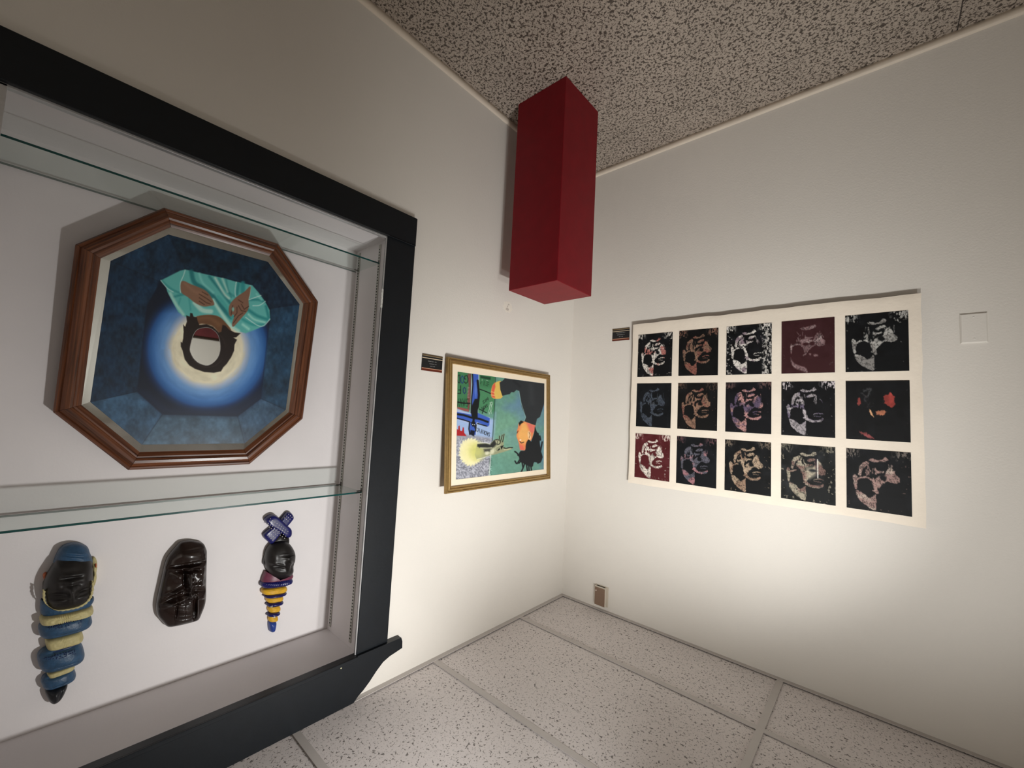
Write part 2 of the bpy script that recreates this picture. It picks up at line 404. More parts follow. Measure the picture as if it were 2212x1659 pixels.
obj('frame_header', V, F, BLACK, case)
box('header_lip', XR - .006, XR, mir(iy) , iy, zh0, zh0 + .014, BLACK, case, b=.001)
# aluminium edging with a raised outer bead
def edging(name, y0, y1, z0, z1, bead):
    V, F = join([boxv(-.010, .004, y0, y1, z0, z1, .001), boxv(*bead, .0008)])
    obj(name, V, F, ALU, case)
tw = abs(iy - CY1) * .0 + .0
yin = CY1 - .012; yout = iy
edging('edge_trim', yin - .006, oy - .02, zb1 + .002, CZ1 + .002, (-.016, -.010, iy - .004, iy + .006, zb1, CZ1 + .002))
edging('edge_trim', mir(oy - .02), mir(yin - .006), zb1 + .002, CZ1 + .002, (-.016, -.010, mir(iy + .006), mir(iy - .014), zb1, CZ1 + .002))
edging('edge_trim', mir(yin), yin, zb1 - .006, CZ0 + .020, (-.016, -.010, mir(iy), iy, zb1 - .002, zb1 + .006))
edging('edge_trim', mir(yin), yin, CZ1 - .004, zh0 + .004, (-.014, -.010, mir(iy), iy, CZ1 - .004, CZ1 + .002))
box('lock_plate', -.0175, -.016, onX(826, 640, -.017)[1] - .005, onX(826, 640, -.017)[1] + .005, onX(826, 624, -.017)[2], onX(826, 665, -.017)[2], mat('worn_label', (205, 205, 200), .4, grain=.35, gscale=160), case)
sp = onX(737, 1443, XR)
V = [(XR - .002, sp[1], sp[2])]; F = []
for k in range(12): V.append((XR - .0006, sp[1] + .0035 * math.cos(k * math.pi / 6), sp[2] + .0035 * math.sin(k * math.pi / 6)))
for k in range(12): F.append([0, 1 + k, 1 + (k + 1) % 12])
obj('screw', V, F, mat('screw_brass', (190, 184, 150), .3, metal=.6), case)
# slotted shelf standards
def standard(x, ys, sgn):
    z0, z1 = CZ0 + .012, CZ1 - .018
    V, F = boxv(x - .008, x + .008, ys, ys + sgn * .003, z0, z1, .0006)
    s = obj('shelf_standard', V, F, STRIPM, case)
    P = []; z = z0 + .02
    while z < z1 - .01:
        P.append(boxv(x - .0036, x + .0036, ys + sgn * .002, ys + sgn * .0033, z, z + .0058)); z += .0127
    V, F = join(P); tag(obj('slots', V, F, DARK, s), kind='stuff')
for ys, sg in ((CY1, -1), (CY0, 1)):
    standard(.094, ys, sg); standard(.272, ys, sg)
SZ = (1.0245, 2.0125)
for ys, sg in ((CY1, -1), (CY0, 1)):
    for x in (.094, .272):
        for z in SZ:
            V, F = join([boxv(x - .004, x + .004, ys + sg * .0036, ys + sg * .022, z - .0045, z - .0012), boxv(x - .004, x + .004, ys + sg * .0036, ys + sg * .0052, z - .014, z - .0012)])
            obj('shelf_clip', V, F, CLIPM, case)
# ------------------------------------------------------------------ glass shelves
gm = bpy.data.materials.new('shelf_glass'); gm.use_nodes = True; nt = gm.node_tree; nt.nodes.remove(nt.nodes['Principled BSDF'])
tr = nt.nodes.new('ShaderNodeBsdfTransparent'); tr.inputs[0].default_value = (.93, .965, .95, 1)
gl = nt.nodes.new('ShaderNodeBsdfGlossy'); gl.inputs['Roughness'].default_value = .02
fr = nt.nodes.new('ShaderNodeFresnel'); fr.inputs['IOR'].default_value = 1.5
mx = nt.nodes.new('ShaderNodeMixShader'); gg = nt.nodes.new('ShaderNodeNewGeometry'); ml = nt.nodes.new('ShaderNodeMath'); ml.operation = 'MULTIPLY'; iv = nt.nodes.new('ShaderNodeMath'); iv.operation = 'SUBTRACT'; iv.inputs[0].default_value = 1; nt.links.new(gg.outputs['Backfacing'], iv.inputs[1]); nt.links.new(iv.outputs[0], ml.inputs[0]); nt.links.new(fr.outputs[0], ml.inputs[1]); nt.links.new(ml.outputs[0], mx.inputs[0]); nt.links.new(tr.outputs[0], mx.inputs[1]); nt.links.new(gl.outputs[0], mx.inputs[2])
nt.links.new(mx.outputs[0], nt.nodes['Material Output'].inputs[0])
GE = mat('glass_edge', (14, 74, 72), .15, spec=.8)
for z, lb in zip(SZ, ('lower glass shelf in the display case, carrying the octagonal mirror', 'upper glass shelf in the display case, below the three masks')):
    sh = empty('glass_shelf', (.184, CYM, z), lb, 'shelf', 'glass shelves in the display case')
    a, b_ = CY0 + .006, CY1 - .006
    box('glass_pane', .0845, .2865, a, b_, z - .001, z + .005, gm, sh)
    box('front_edge', .083, .0845, a, b_, z - .001, z + .005, GE, sh)
    box('rear_edge', .2865, .2872, a, b_, z - .001, z + .005, mat('rear_glass_edge', (96, 108, 104), .3), sh)
# ------------------------------------------------------------------ octagonal painted mirror, leaning on the back panel
OZ0, OZ1 = SZ[0] + .0052, 1.899
ob = .226; slope = .040 / (OZ1 - OZ0)
nrmO = np.array([-1, 0, slope]); nrmO /= np.linalg.norm(nrmO)
def o3(y, z, p): # y, z on the leaning front plane, p towards the viewer
    return np.array([ob + slope * (z - OZ0), y, z]) + nrmO * p
YL, YR = -2.319, -1.600; c1, c2 = .188, .180
OCT = [(YL + c1, OZ0 + .0), (YR - c1 + .01, OZ0), (YR, OZ0 + .19), (YR - .012, OZ1 - c2), (YR - c1 - .004, OZ1), (YL + c1 - .008, OZ1), (YL, OZ1 - c2), (YL, OZ0 + .19)]
om = empty('octagonal_mirror', (.25, (YL + YR) / 2, OZ0), 'wood-framed octagonal mirror painted with a robed figure before a blue halo', 'mirror')
OAK = wood('oak_frame', (62, 30, 14), (122, 70, 40), 5, .34)
profO = [(0, -.026), (0, .0), (.004, .005), (.009, .006), (.0115, .0035), (.014, .0055), (.022, .011), (.031, .012), (.037, .009), (.0395, .005), (.044, .005), (.049, .001), (.0530, -.0015), (.0565, -.0035), (.0565, -.026)]
rails(om, OCT, profO, o3, OAK)
def inset(P, d):
    P = np.asarray(P, float); n = len(P); c = P.mean(0); out = []
    for i in range(n):
        a, b, e = P[i - 1], P[i], P[(i + 1) % n]; N = []
        for p, q in ((a, b), (b, e)):
            t = (q - p) / np.linalg.norm(q - p); nn = np.array([-t[1], t[0]]); N.append(nn if nn @ (c - p) > 0 else -nn)
        out.append(b + np.linalg.solve(np.array(N), [d, d]))
    return np.array(out)
INN = inset(OCT, .0563)
MIRM = mat('bevelled_mirror', (222, 226, 224), .05, metal=1)
PD = -.0036
def plO(u, v):
    d = ray(u, v); p0 = o3(CYM, OZ0, PD); return CAM + d * (((p0 - CAM) @ nrmO) / (d @ nrmO))
ocr = lambda x, y: (80 + x / 2.6766, 420 + y / 2.6766)
PPX = [(760, 232), (1335, 390), (1518, 635), (1438, 1245), (1200, 1440), (605, 1447), (307, 1200), (425, 385)]
PAI = np.array([plO(*ocr(*q))[1:] for q in PPX])
for i in range(8):     # eight bevelled mirror strips
    j = (i + 1) % 8
    V = [o3(*INN[i], PD - .0012), o3(*INN[j], PD - .0012), o3(*PAI[j], PD), o3(*PAI[i], PD)]
    V += [v - nrmO * .004 for v in V]
    obj('mirror_bevel', V, [[0, 3, 2, 1], [4, 5, 6, 7], [0, 1, 5, 4], [1, 2, 6, 5], [2, 3, 7, 6], [3, 0, 4, 7]], MIRM, om)
K, M = 210, 720
ang = np.linspace(0, 8, M, endpoint=False); ii = ang.astype(int) % 8; ff = (ang % 1)[:, None]
rim = PAI[ii] * (1 - ff) + PAI[(ii + 1) % 8] * ff; cc = PAI.mean(0)
rad = (np.arange(1, K + 1) / K)[:, None, None]
YZ = np.concatenate([cc[None], (cc + (rim - cc)[None] * rad).reshape(-1, 2)])
V3 = np.array([o3(0, 0, PD)]) ; base = np.stack([ob + slope * (YZ[:, 1] - OZ0), YZ[:, 0], YZ[:, 1]], 1) + nrmO * PD
idx = np.arange(K * M).reshape(K, M) + 1; nx = np.roll(idx, -1, 1)
FQ = np.stack([idx[:-1], idx[1:], nx[1:], nx[:-1]], -1).reshape(-1, 4).tolist() + [[0, int(idx[0, k]), int(nx[0, k])] for k in range(M)]
px = proj(base); A = np.stack([(px[:, 0] - 80) * 2.6766, (px[:, 1] - 420) * 2.6766], 1)
cv = Canvas(A, (16, 38, 62), 2.7)
N1 = fbm(A[:, 0] / 60, A[:, 1] / 60, 3); N2 = fbm(A[:, 0] / 14, A[:, 1] / 20, 8)
def tint(c, k=.5): return np.array(c)[None] * (1 - k / 2 + k * N1)[:, None]
inner = [(855, 432), (1245, 522), (1352, 660), (1295, 1180), (1160, 1283), (725, 1272), (578, 1140), (635, 640), (715, 500)]
IN8 = [(855, 432), (1245, 522), (1352, 660), (1295, 1180), (1160, 1283), (725, 1272), (578, 1140), (700, 500)]
facecol = [(14, 40, 62), (16, 38, 60), (26, 58, 84), (46, 74, 100), (54, 82, 104), (44, 78, 108), (16, 44, 70), (20, 48, 74)]
for i in range(8):
    j = (i + 1) % 8
    cv.poly([PPX[i], PPX[j], IN8[j], IN8[i]], tint(facecol[i], .7), 3)
for i in range(8): cv.line([PPX[i], IN8[i]], 4, (12, 26, 44), 3, .5)
cv.C += (N2[:, None] - .5) * np.array([26, 32, 36])
cv.poly(inner, (10, 24, 44), 5)
# light in the halo: rings round (975, 905)
x = A[:, 0] - 985; y = A[:, 1] - 895; r = np.hypot(x / 1.0, y / .98); sw = (fbm(np.arctan2(y, x) * 3 + 9, r / 22, 5) - .5)
rr = r + sw * 26
stops = [(0, (220, 212, 178)), (200, (222, 214, 184)), (222, (168, 182, 202)), (252, (98, 146, 202)), (300, (62, 118, 186)), (335, (30, 84, 150)), (362, (12, 48, 100)), (395, (10, 26, 50))]
hal = np.zeros((len(A), 3))
for ch in range(3): hal[:, ch] = np.interp(rr, [s_[0] for s_ in stops], [s_[1][ch] for s_ in stops])
hal += sw[:, None] * np.array([40, 40, 36])
ixi, al = cv.mask(inner, 8); fade = np.clip((r[ixi] - 340) / 70, 0, 1)
top = np.clip((A[ixi, 1] - 560) / 130, 0, 1)
cv.put(ixi, al * (1 - fade) * top, hal)
cv.poly([(575, 1130), (725, 1272), (1160, 1283), (1300, 1180), (1310, 1120), (1180, 1220), (960, 1240), (760, 1230), (640, 1140)], (16, 34, 66), 22, .65)
# robe (authored on the close crop, 280 560 at 6.381)
def q(x, y): return ((280 + x / 6.381 - 80) * 2.6766, (560 + y / 6.381 - 420) * 2.6766)
def Q(p): return [q(*t) for t in p]
robe = [(428, 292), (560, 225), (690, 160), (765, 140), (1000, 195), (1300, 262), (1470, 310), (1690, 358), (1780, 460), (1865, 580), (1930, 700), (1935, 830), (1850, 915), (1760, 960), (1600, 1020), (1470, 985), (1400, 930), (1300, 860), (1230, 790), (1080, 765), (900, 790), (770, 795), (670, 730), (600, 600), (520, 450), (500, 380)]
cv.poly(Q(robe), (84, 178, 172), 3)
for p, w, c in [([(850, 170), (900, 330), (1080, 440), (1250, 640), (1400, 800)], 60, (20, 112, 118)), ([(1100, 240), (1250, 430), (1380, 600)], 34, (24, 120, 124)), ([(1230, 270), (1320, 420), (1440, 510)], 22, (40, 140, 140)),
    ([(1330, 280), (1350, 400), (1400, 520)], 16, (30, 128, 130)), ([(960, 200), (1010, 330), (1150, 460)], 30, (120, 205, 196)), ([(1180, 260), (1300, 470), (1370, 540)], 26, (196, 222, 206)), ([(1280, 270), (1350, 450)], 22, (176, 214, 200)),
    ([(1220, 520), (1330, 650), (1420, 820)], 40, (60, 165, 160)), ([(1150, 560), (1250, 720), (1380, 900), (1500, 990)], 44, (176, 222, 206)), ([(600, 520), (760, 480)], 26, (30, 132, 134)), ([(700, 540), (670, 640)], 16, (48, 150, 148)),
    ([(820, 540), (840, 700)], 16, (48, 150, 148)), ([(960, 650), (960, 750)], 10, (100, 180, 172)), ([(450, 300), (560, 400), (700, 470)], 22, (36, 140, 140)), ([(560, 470), (640, 620), (740, 760)], 40, (160, 214, 200)), ([(900, 600), (1000, 700), (1120, 720)], 60, (180, 220, 206)),
    ([(1500, 340), (1480, 480)], 40, (26, 128, 130)), ([(1560, 330), (1560, 450)], 60, (30, 140, 142)), ([(1650, 560), (1780, 560), (1850, 590)], 26, (24, 130, 132)), ([(1640, 700), (1760, 780), (1900, 830)], 40, (26, 132, 134)), ([(1560, 830), (1700, 900), (1850, 900)], 34, (36, 150, 148)),
    ([(1640, 760), (1720, 830), (1860, 870)], 18, (170, 226, 210)), ([(1560, 900), (1640, 960)], 34, (150, 220, 206)), ([(1750, 480), (1820, 560)], 22, (120, 205, 194)), ([(1700, 640), (1850, 620)], 20, (90, 190, 182)), ([(1880, 650), (1915, 800)], 34, (24, 128, 130))]:
    cv.line(Q(p), w * .42, c, 6, .85, sm=5)
for p in ([(765, 150), (740, 230), (700, 330), (700, 460)], [(1470, 315), (1455, 420), (1460, 510)], [(1665, 365), (1660, 460), (1640, 560)], [(430, 292), (520, 400), (600, 450)], [(1640, 560), (1750, 520), (1810, 500)], [(1700, 640), (1790, 635), (1870, 580)], [(1600, 800), (1760, 910), (1850, 915), (1935, 825)]):
    cv.line(Q(p), 5, (196, 226, 220), 2.4, .8, sm=5)
cv.poly(Q([(720, 300), (860, 350), (1030, 420), (1110, 500), (1168, 620), (1100, 645), (1010, 650), (900, 600), (800, 520), (710, 450)]), (132, 96, 74), 3, sm=4)
cv.line(Q([(760, 330), (900, 450), (1010, 470)]), 16, (152, 112, 88), 8, .6, sm=4)
for p in ([(960, 480), (1060, 540), (1130, 590)], [(960, 530), (1060, 600), (1110, 615)], [(960, 580), (1030, 625)], [(1000, 450), (1080, 495)]): cv.line(Q(p), 4.5, (62, 36, 24), 2.2, .8)
cv.poly(Q([(1665, 370), (1660, 470), (1640, 560), (1645, 650), (1620, 720), (1560, 790), (1500, 860), (1430, 930), (1410, 890), (1440, 790), (1420, 760), (1400, 790), (1370, 760), (1370, 650), (1420, 570), (1500, 500), (1590, 440)]), (128, 92, 72), 3, sm=3)
for p in ([(1440, 790), (1480, 740), (1480, 660)], [(1500, 640), (1540, 710), (1600, 720)], [(1540, 620), (1580, 690), (1640, 650)], [(1430, 880), (1500, 780), (1560, 740)], [(1420, 640), (1400, 760)], [(1500, 560), (1560, 600)]): cv.line(Q(p), 4.5, (58, 34, 24), 2.2, .8)
cv.ell(*q(1425, 690), 7, 12, (120, 175, 160), 3)
# neck, hair, mirrored face opening
cv.poly(Q([(900, 800), (1080, 765), (1230, 790), (1330, 880), (1400, 990), (1300, 1050), (1230, 1010), (1140, 920), (1000, 890), (930, 900)]), (106, 70, 44), 3, sm=4)
cv.line(Q([(960, 820), (1100, 810), (1230, 900)]), 22, (128, 88, 58), 9, .6, sm=4)
hair = [(780, 775), (830, 790), (835, 740), (865, 745), (880, 790), (925, 800), (940, 860), (960, 905), (1060, 895), (1150, 930), (1230, 1010), (1265, 1000), (1280, 905), (1320, 915), (1370, 970), (1450, 1010), (1530, 1020), (1470, 1075), (1430, 1080), (1480, 1110), (1460, 1145), (1445, 1180), (1440, 1260), (1400, 1350), (1340, 1440), (1290, 1490), (1260, 1545), (1160, 1565), (1030, 1555), (900, 1510), (820, 1460), (760, 1380), (730, 1260), (705, 1200), (705, 1140), (725, 1150), (738, 1090), (745, 1000), (738, 900), (765, 930), (790, 860)]
cv.poly(Q(hair), (34, 25, 22), 2.4)
for k in range(26):
    t = k / 26 * 5.6 + .6; rx, ry = 300, 300
    p = [(1075 + rx * .82 * math.cos(t + d), 1230 + ry * (.86) * math.sin(t + d)) for d in (0, .12, .24)]
    cv.line(Q(p), 5, (52, 40, 36), 3, .6)
fo = smooth_pts(Q([(1060, 940), (1140, 965), (1210, 1030), (1245, 1130), (1250, 1250), (1220, 1350), (1150, 1430), (1070, 1465), (970, 1440), (890, 1380), (840, 1290), (830, 1230), (850, 1130), (880, 1040), (940, 965)]), 4)
ixf, af = cv.mask(fo, 1.6); cv.A[ixf] = 1 - af
cv.C[ixf] = cv.C[ixf] * (1 - af[:, None]) + np.array([222, 226, 224]) * af[:, None]
cv.C = np.clip(cv.C * 1.12, 0, 255)
obj('painted_mirror', base, FQ, paintmat('mirror_paint', .35, True), om, attr=cv.attr())
V, F = [], []
for i in range(8):
    V += [o3(*INN[i], PD - .010), o3(*INN[i], -.025)]
V.append(o3(*cc, PD - .010))
obj('backing_board', [o3(*q_, PD - .009) for q_ in inset(OCT, .05)] + [o3(*q_, -.0255) for q_ in inset(OCT, .05)], [list(range(8)), list(range(15, 7, -1))] + [[i, i + 8, (i + 1) % 8 + 8, (i + 1) % 8] for i in range(8)], mat('backing', (90, 70, 50), .9), om)
# ------------------------------------------------------------------ gold-framed painting
GB, GT = 1.3975, 2.0315; GX0, GX1 = -.012, -.056      # back of the frame: bottom touches, top hangs forward
gsl = (GX1 - GX0) / (GT - GB); nG = np.array([-1, 0, -gsl]); 
nG = np.array([-1, 0, gsl]) if False else np.array([-1.0, 0, gsl * -1]); nG = np.array([-1.0, 0, -(-gsl) * -1]) if False else np.array([-1.0, 0, gsl]); nG /= np.linalg.norm(nG)
def g3(y, z, p): return np.array([GX0 + gsl * (z - GB), y, z]) + nG * p
gd = empty('framed_painting', (-.03, -.68, GB), 'gold-framed painting of a dreadlocked figure in black facing a blue cross', 'painting')
GR = [(-1.090, GB + .002), (-.270, GB + .002), (-.280, GT - .002), (-1.087, GT + .002)]
GOLD = mat('gold_leaf', (160, 130, 80), .36, metal=.5, grain=.12, gscale=70)
rails(gd, GR, [(0, 0), (0, .012), (.002, .016), (.007, .0168), (.0085, .0115), (.0105, .0115), (.012, .0165), (.019, .0188), (.0215, .0135), (.0235, .0135), (.0255, .0165), (.028, .0165), (.030, .011), (.030, 0)], g3, GOLD)
MAT_W = mat('mount_card', (240, 226, 202), .8)
def plG(u, v, p):
    d = ray(u, v); p0 = g3(0, GB, p); return CAM + d * (((p0 - CAM) @ nG) / (d @ nG))
gcr = lambda x, y: (880 + x / 4.608, 740 + y / 4.608)
AR = np.array([plG(*gcr(*t), .006)[1:] for t in [(498, 290), (1363, 408), (1357, 1262), (480, 1365)]])
MO = inset(GR, .026)
V = [g3(*t, .0075) for t in MO] + [g3(*t, .0075) for t in AR] + [g3(*t, .0058) for t in AR]
F = [[i, (i + 1) % 4, 4 + (i + 1) % 4, 4 + i] for i in range(4)] + [[4 + i, 4 + (i + 1) % 4, 8 + (i + 1) % 4, 8 + i] for i in range(4)]
obj('mount', V, F, MAT_W, gd)
V = [g3(*t, .0045) for t in inset(GR, .002)] + [g3(*t, .0005) for t in inset(GR, .002)]
obj('backing_board', V, [[0, 1, 2, 3], [7, 6, 5, 4]] + [[i, i + 4, (i + 1) % 4 + 4, (i + 1) % 4] for i in range(4)], mat('backing', (90, 70, 50), .9), gd)
def gridq(C4, nu, nv):
    C4 = np.asarray(C4, float); u = np.linspace(0, 1, nu + 1); v = np.linspace(0, 1, nv + 1); U, W_ = np.meshgrid(u, v)
    P = (C4[0] * ((1 - U) * (1 - W_))[..., None] + C4[1] * (U * (1 - W_))[..., None] + C4[2] * (U * W_)[..., None] + C4[3] * ((1 - U) * W_)[..., None]).reshape(-1, C4.shape[1])
    I = np.arange((nu + 1) * (nv + 1)).reshape(nv + 1, nu + 1)
    return P, np.stack([I[:-1, :-1], I[:-1, 1:], I[1:, 1:], I[1:, :-1]], -1).reshape(-1, 4).tolist(), U.ravel(), W_.ravel()
P2, F, _, _ = gridq(AR, 300, 280)
V = np.stack([GX0 + gsl * (P2[:, 1] - GB), P2[:, 0], P2[:, 1]], 1) + nG * .006
px = proj(V); A = np.stack([(px[:, 0] - 880) * 4.608, (px[:, 1] - 740) * 4.608], 1)
cv = Canvas(A, (90, 140, 138), 4.6)
nA = fbm(A[:, 0] / 130, A[:, 1] / 130, 2); nB = fbm(A[:, 0] / 26, A[:, 1] / 26, 5); nC = fbm(A[:, 0] / 11, A[:, 1] / 11, 6)
t_ = np.clip((nA - .45) * 2.2 + (A[:, 0] - 950) / 500 - np.clip((A[:, 1] - 950) / 400, 0, .6), 0, 1)[:, None]
cv.C = np.array([98, 150, 132]) * (1 - t_) + np.array([92, 132, 160]) * t_
cv.ell(1000, 900, 260, 200, (120, 172, 140), 120, .6)
cv.C *= (.95 + .10 * nB)[:, None]
# left panel
cv.poly([(470, 270), (875, 300), (868, 560), (860, 760), (845, 975), (830, 1110), (810, 1340), (470, 1380)], (60, 124, 80), 3)
cv.poly([(480, 660), (640, 690), (875, 700), (850, 1000), (470, 960)], (150, 178, 222), 22)
cv.poly([(700, 440), (870, 460), (868, 760), (700, 740)], (74, 140, 96), 16, .7)
cv.poly([(480, 900), (850, 950), (830, 1120), (815, 1340), (470, 1380)], (150, 152, 164), 14)
w_ = np.clip((nC - .5) * 5, -1, 1) * np.clip((A[:, 1] - 930) / 60, 0, 1) * np.clip((850 - A[:, 0]) / 20, 0, 1)
cv.C += w_[:, None] * 34
cv.poly([(600, 310), (634, 310), (630, 560), (610, 690), (500, 660), (497, 640), (600, 660), (596, 540), (610, 430)], (120, 70, 66), 4)
cv.poly([(500, 640), (610, 668), (612, 690), (497, 662)], (150, 80, 76), 3)
# lettering, painted upside down as it hangs in the picture
def strokes(L, w, c, al=1):
    for p in L: cv.line(p, w, c, 3, al)
BK = (22, 26, 28)
cv.text('G', (604, 326), (-36, 0), (0, 82), 7, BK); cv.text('O', (562, 330), (-30, 2), (0, 76), 8, (30, 58, 118)); cv.text('D', (524, 322), (-30, 0), (0, 80), 7, BK)
cv.text('O', (582, 446), (-28, 0), (0, 62), 8, (28, 46, 104)); cv.text('F', (532, 430), (-34, 0), (0, 76), 7, BK)
cv.text('SAVA', (606, 560), (-24, 0), (0, 76), 6, (28, 62, 40))
strokes([[(500, 592), (560, 604), (624, 606)]], 13, BK)
for k in range(8): cv.line([(598, 445 + k * 14), (616, 448 + k * 14)], 3, (200, 190, 180), 2, .8)
cv.poly([(728, 330), (830, 345), (826, 372), (728, 352)], (24, 60, 40), 5, .9)
strokes([[(735, 390), (728, 410)], [(765, 385), (762, 425)], [(790, 390), (812, 400)], [(790, 410), (812, 420)], [(780, 425), (800, 432)]], 5, (24, 40, 30), .8)
strokes([[(745, 365), (744, 378)], [(785, 375), (800, 378)]], 5, (190, 205, 190), .7)
strokes([[(706, 460), (760, 478), (840, 512)]], 9, BK)
cv.text('HIS', (800, 545), (-14, 11), (5, 28), 4.5, BK)
cv.text('SAYS', (796, 612), (-12, 7), (3, 26), 4, BK)
strokes([[(716, 662), (790, 700)], [(764, 655), (745, 705)]], 8, BK)
for k in range(26): cv.ell(835 + 14 * math.sin(k * 1.9) - k * .6, 596 + k * 4.5, 4, 6, (190, 212, 196), 3, .7)
strokes([[(846, 590), (820, 600)], [(846, 612), (826, 622), (840, 634)]], 4, (200, 216, 204), .8)
# the cross
BL = (52, 88, 190)
cv.poly([(640, 305), (714, 312), (716, 480), (708, 620), (700, 735), (690, 900), (680, 925), (610, 915), (612, 820), (625, 730), (632, 560)], (205, 214, 224), 5)
cv.poly([(492, 655), (640, 715), (820, 745), (830, 800), (800, 848), (700, 800), (600, 800), (492, 770)], (170, 186, 224), 6, .8)
cv.poly([(648, 308), (708, 312), (705, 500), (700, 700), (820, 752), (816, 820), (800, 838), (690, 790), (680, 920), (612, 915), (616, 790), (492, 760), (492, 690), (630, 716), (640, 560)], BL, 3)
strokes([[(648, 315), (652, 420), (640, 560), (634, 700)]], 12, BK)
strokes([[(700, 380), (712, 520), (700, 640), (664, 740), (655, 800)]], 22, BK)
cv.poly([(672, 560), (700, 560), (700, 760), (640, 740), (636, 640)], BK, 5)
strokes([[(492, 712), (560, 722), (640, 748), (720, 760), (800, 790)]], 20, BK)
strokes([[(492, 752), (560, 770), (620, 790)], [(700, 806), (790, 832)]], 11, BK)
strokes([[(618, 800), (612, 860), (622, 915)], [(684, 820), (680, 880)]], 12, BK)
cv.poly([(684, 390), (694, 470), (680, 560), (668, 480), (672, 400)], (86, 120, 205), 6, .8)
cv.poly([(630, 870), (672, 880), (664, 935), (622, 912)], (16, 22, 40), 5)
cv.ell(658, 808, 20, 26, BK, 4)
for a in range(9): cv.line([(658, 815), (658 + 30 * math.cos(a * .7 - 1), 825 + 34 * math.sin(a * .7))], 5, BK, 3)
cv.ell(650, 815, 5, 4, (230, 230, 230), 2); cv.ell(668, 817, 5, 4, (230, 230, 230), 2)
cv.text('SACRIFIC', (822, 900), (-12, -5), (-4, 36), 4.2, BK, adv=1.35)
cv.poly([(492, 860), (506, 868), (508, 832), (520, 826), (526, 878), (544, 880), (552, 842), (562, 846), (566, 898), (590, 932), (492, 926)], (176, 30, 36), 3)
# burst and arm
for k in range(64):
    a = k * math.tau / 64; R1 = 116 + 24 * ((k * 37) % 11) / 11
    cv.line([(630, 1090), (630 + R1 * .86 * math.cos(a), 1090 + R1 * 1.02 * math.sin(a))], 12, (238, 232, 184), 4)
cv.ell(630, 1090, 96, 116, (236, 228, 164), 22); cv.ell(690, 1080, 70, 70, (206, 204, 96), 50, .7)
h5 = lambda *q_: [(368.6 + x_ * .4721, 645 + y_ * .4721) for x_, y_ in q_]
cv.poly(h5((690, 770), (880, 752), (960, 775), (1040, 690), (1100, 668), (1170, 690), (1215, 720), (1255, 740), (1240, 830), (1300, 850), (1430, 840), (1440, 860), (1400, 890), (1250, 940), (1080, 990), (950, 1020), (800, 1060), (680, 1095), (640, 1000)), (150, 154, 118), 4)
cv.ell(*h5((700, 930))[0], 60, 70, (206, 206, 110), 40, .75)
cv.poly(h5((700, 775), (880, 765), (960, 790), (1040, 700), (1090, 690), (1110, 760), (1060, 820), (1020, 850), (900, 850), (740, 850), (690, 820)), (44, 46, 44), 7)
cv.line(h5((760, 852), (900, 862), (1000, 850)), 7, (196, 196, 168), 4, .9)
cv.poly(h5((830, 880), (960, 870), (1010, 880), (960, 930), (840, 940)), (74, 74, 66), 9)
cv.poly(h5((860, 940), (920, 930), (960, 960), (900, 1010), (860, 990)), (214, 212, 180), 8)
cv.poly(h5((970, 900), (1040, 860), (1060, 920), (1030, 980), (960, 990)), (206, 206, 172), 8)
cv.poly(h5((1070, 700), (1130, 680), (1160, 720), (1130, 770), (1090, 760)), (178, 178, 140), 6)
cv.line(h5((1105, 680), (1118, 720), (1112, 770)), 5, BK, 2.5); cv.line(h5((1060, 690), (1120, 668), (1190, 730), (1150, 780), (1110, 780)), 6, BK, 2.5)
cv.poly(h5((1180, 820), (1250, 800), (1220, 860), (1200, 890)), BK, 3); cv.poly(h5((1110, 910), (1160, 860), (1180, 880), (1140, 910)), BK, 3)
cv.line(h5((1090, 930), (1060, 870), (1100, 830), (1180, 790)), 4, (206, 206, 172), 4)
for q_ in (h5((1150, 700), (1160, 650), (1165, 605)), h5((1180, 720), (1205, 650), (1220, 585)), h5((1225, 730), (1245, 650), (1258, 568))): cv.line(q_, 14, (150, 154, 118), 3); cv.line(q_, 7.5, BK, 2.5)
cv.line(h5((1250, 852), (1300, 868), (1360, 850), (1438, 848)), 9, BK, 2.5); cv.line(h5((1260, 890), (1330, 885), (1390, 872)), 10, (184, 190, 150), 4)
cv.line(h5((690, 755), (800, 742), (900, 755), (965, 772)), 4, (232, 232, 222), 2.5); cv.line(h5((690, 1095), (820, 1060), (960, 1018)), 4, (226, 228, 214), 2.5)
cv.line([(877, 345), (872, 560), (862, 740), (848, 975)], 5, (20, 40, 40), 2.5)
cv.line([(830, 1115), (812, 1340)], 5, (220, 224, 220), 2.5)
# fist
cv.poly([(940, 392), (880, 396), (846, 430), (832, 500), (842, 545), (880, 560), (948, 540)], (226, 186, 84), 3, sm=3)
cv.poly([(872, 396), (846, 430), (834, 500), (842, 545), (874, 552), (862, 500), (876, 440)], (228, 92, 64), 5)
for y_ in (490, 520): cv.line([(838, y_), (868, y_ + 8)], 6, (240, 190, 120), 3)
# body in black
cv.poly([(970, 355), (1366, 408), (1364, 600), (1320, 740), (1290, 760), (1275, 826), (1165, 785), (1180, 740), (1140, 650), (1130, 590), (1112, 485), (1088, 470), (1060, 495), (1035, 492), (1020, 512), (945, 530), (925, 470), (918, 396), (948, 380)], (44, 48, 52), 3)
cv.line([(1110, 480), (1132, 600), (1178, 745), (1160, 785)], 5, (150, 196, 186), 3, .8)
cv.line([(1230, 420), (1240, 600)], 40, (60, 64, 68), 26, .6); cv.line([(1060, 380), (1120, 440)], 20, (28, 32, 36), 12, .6)
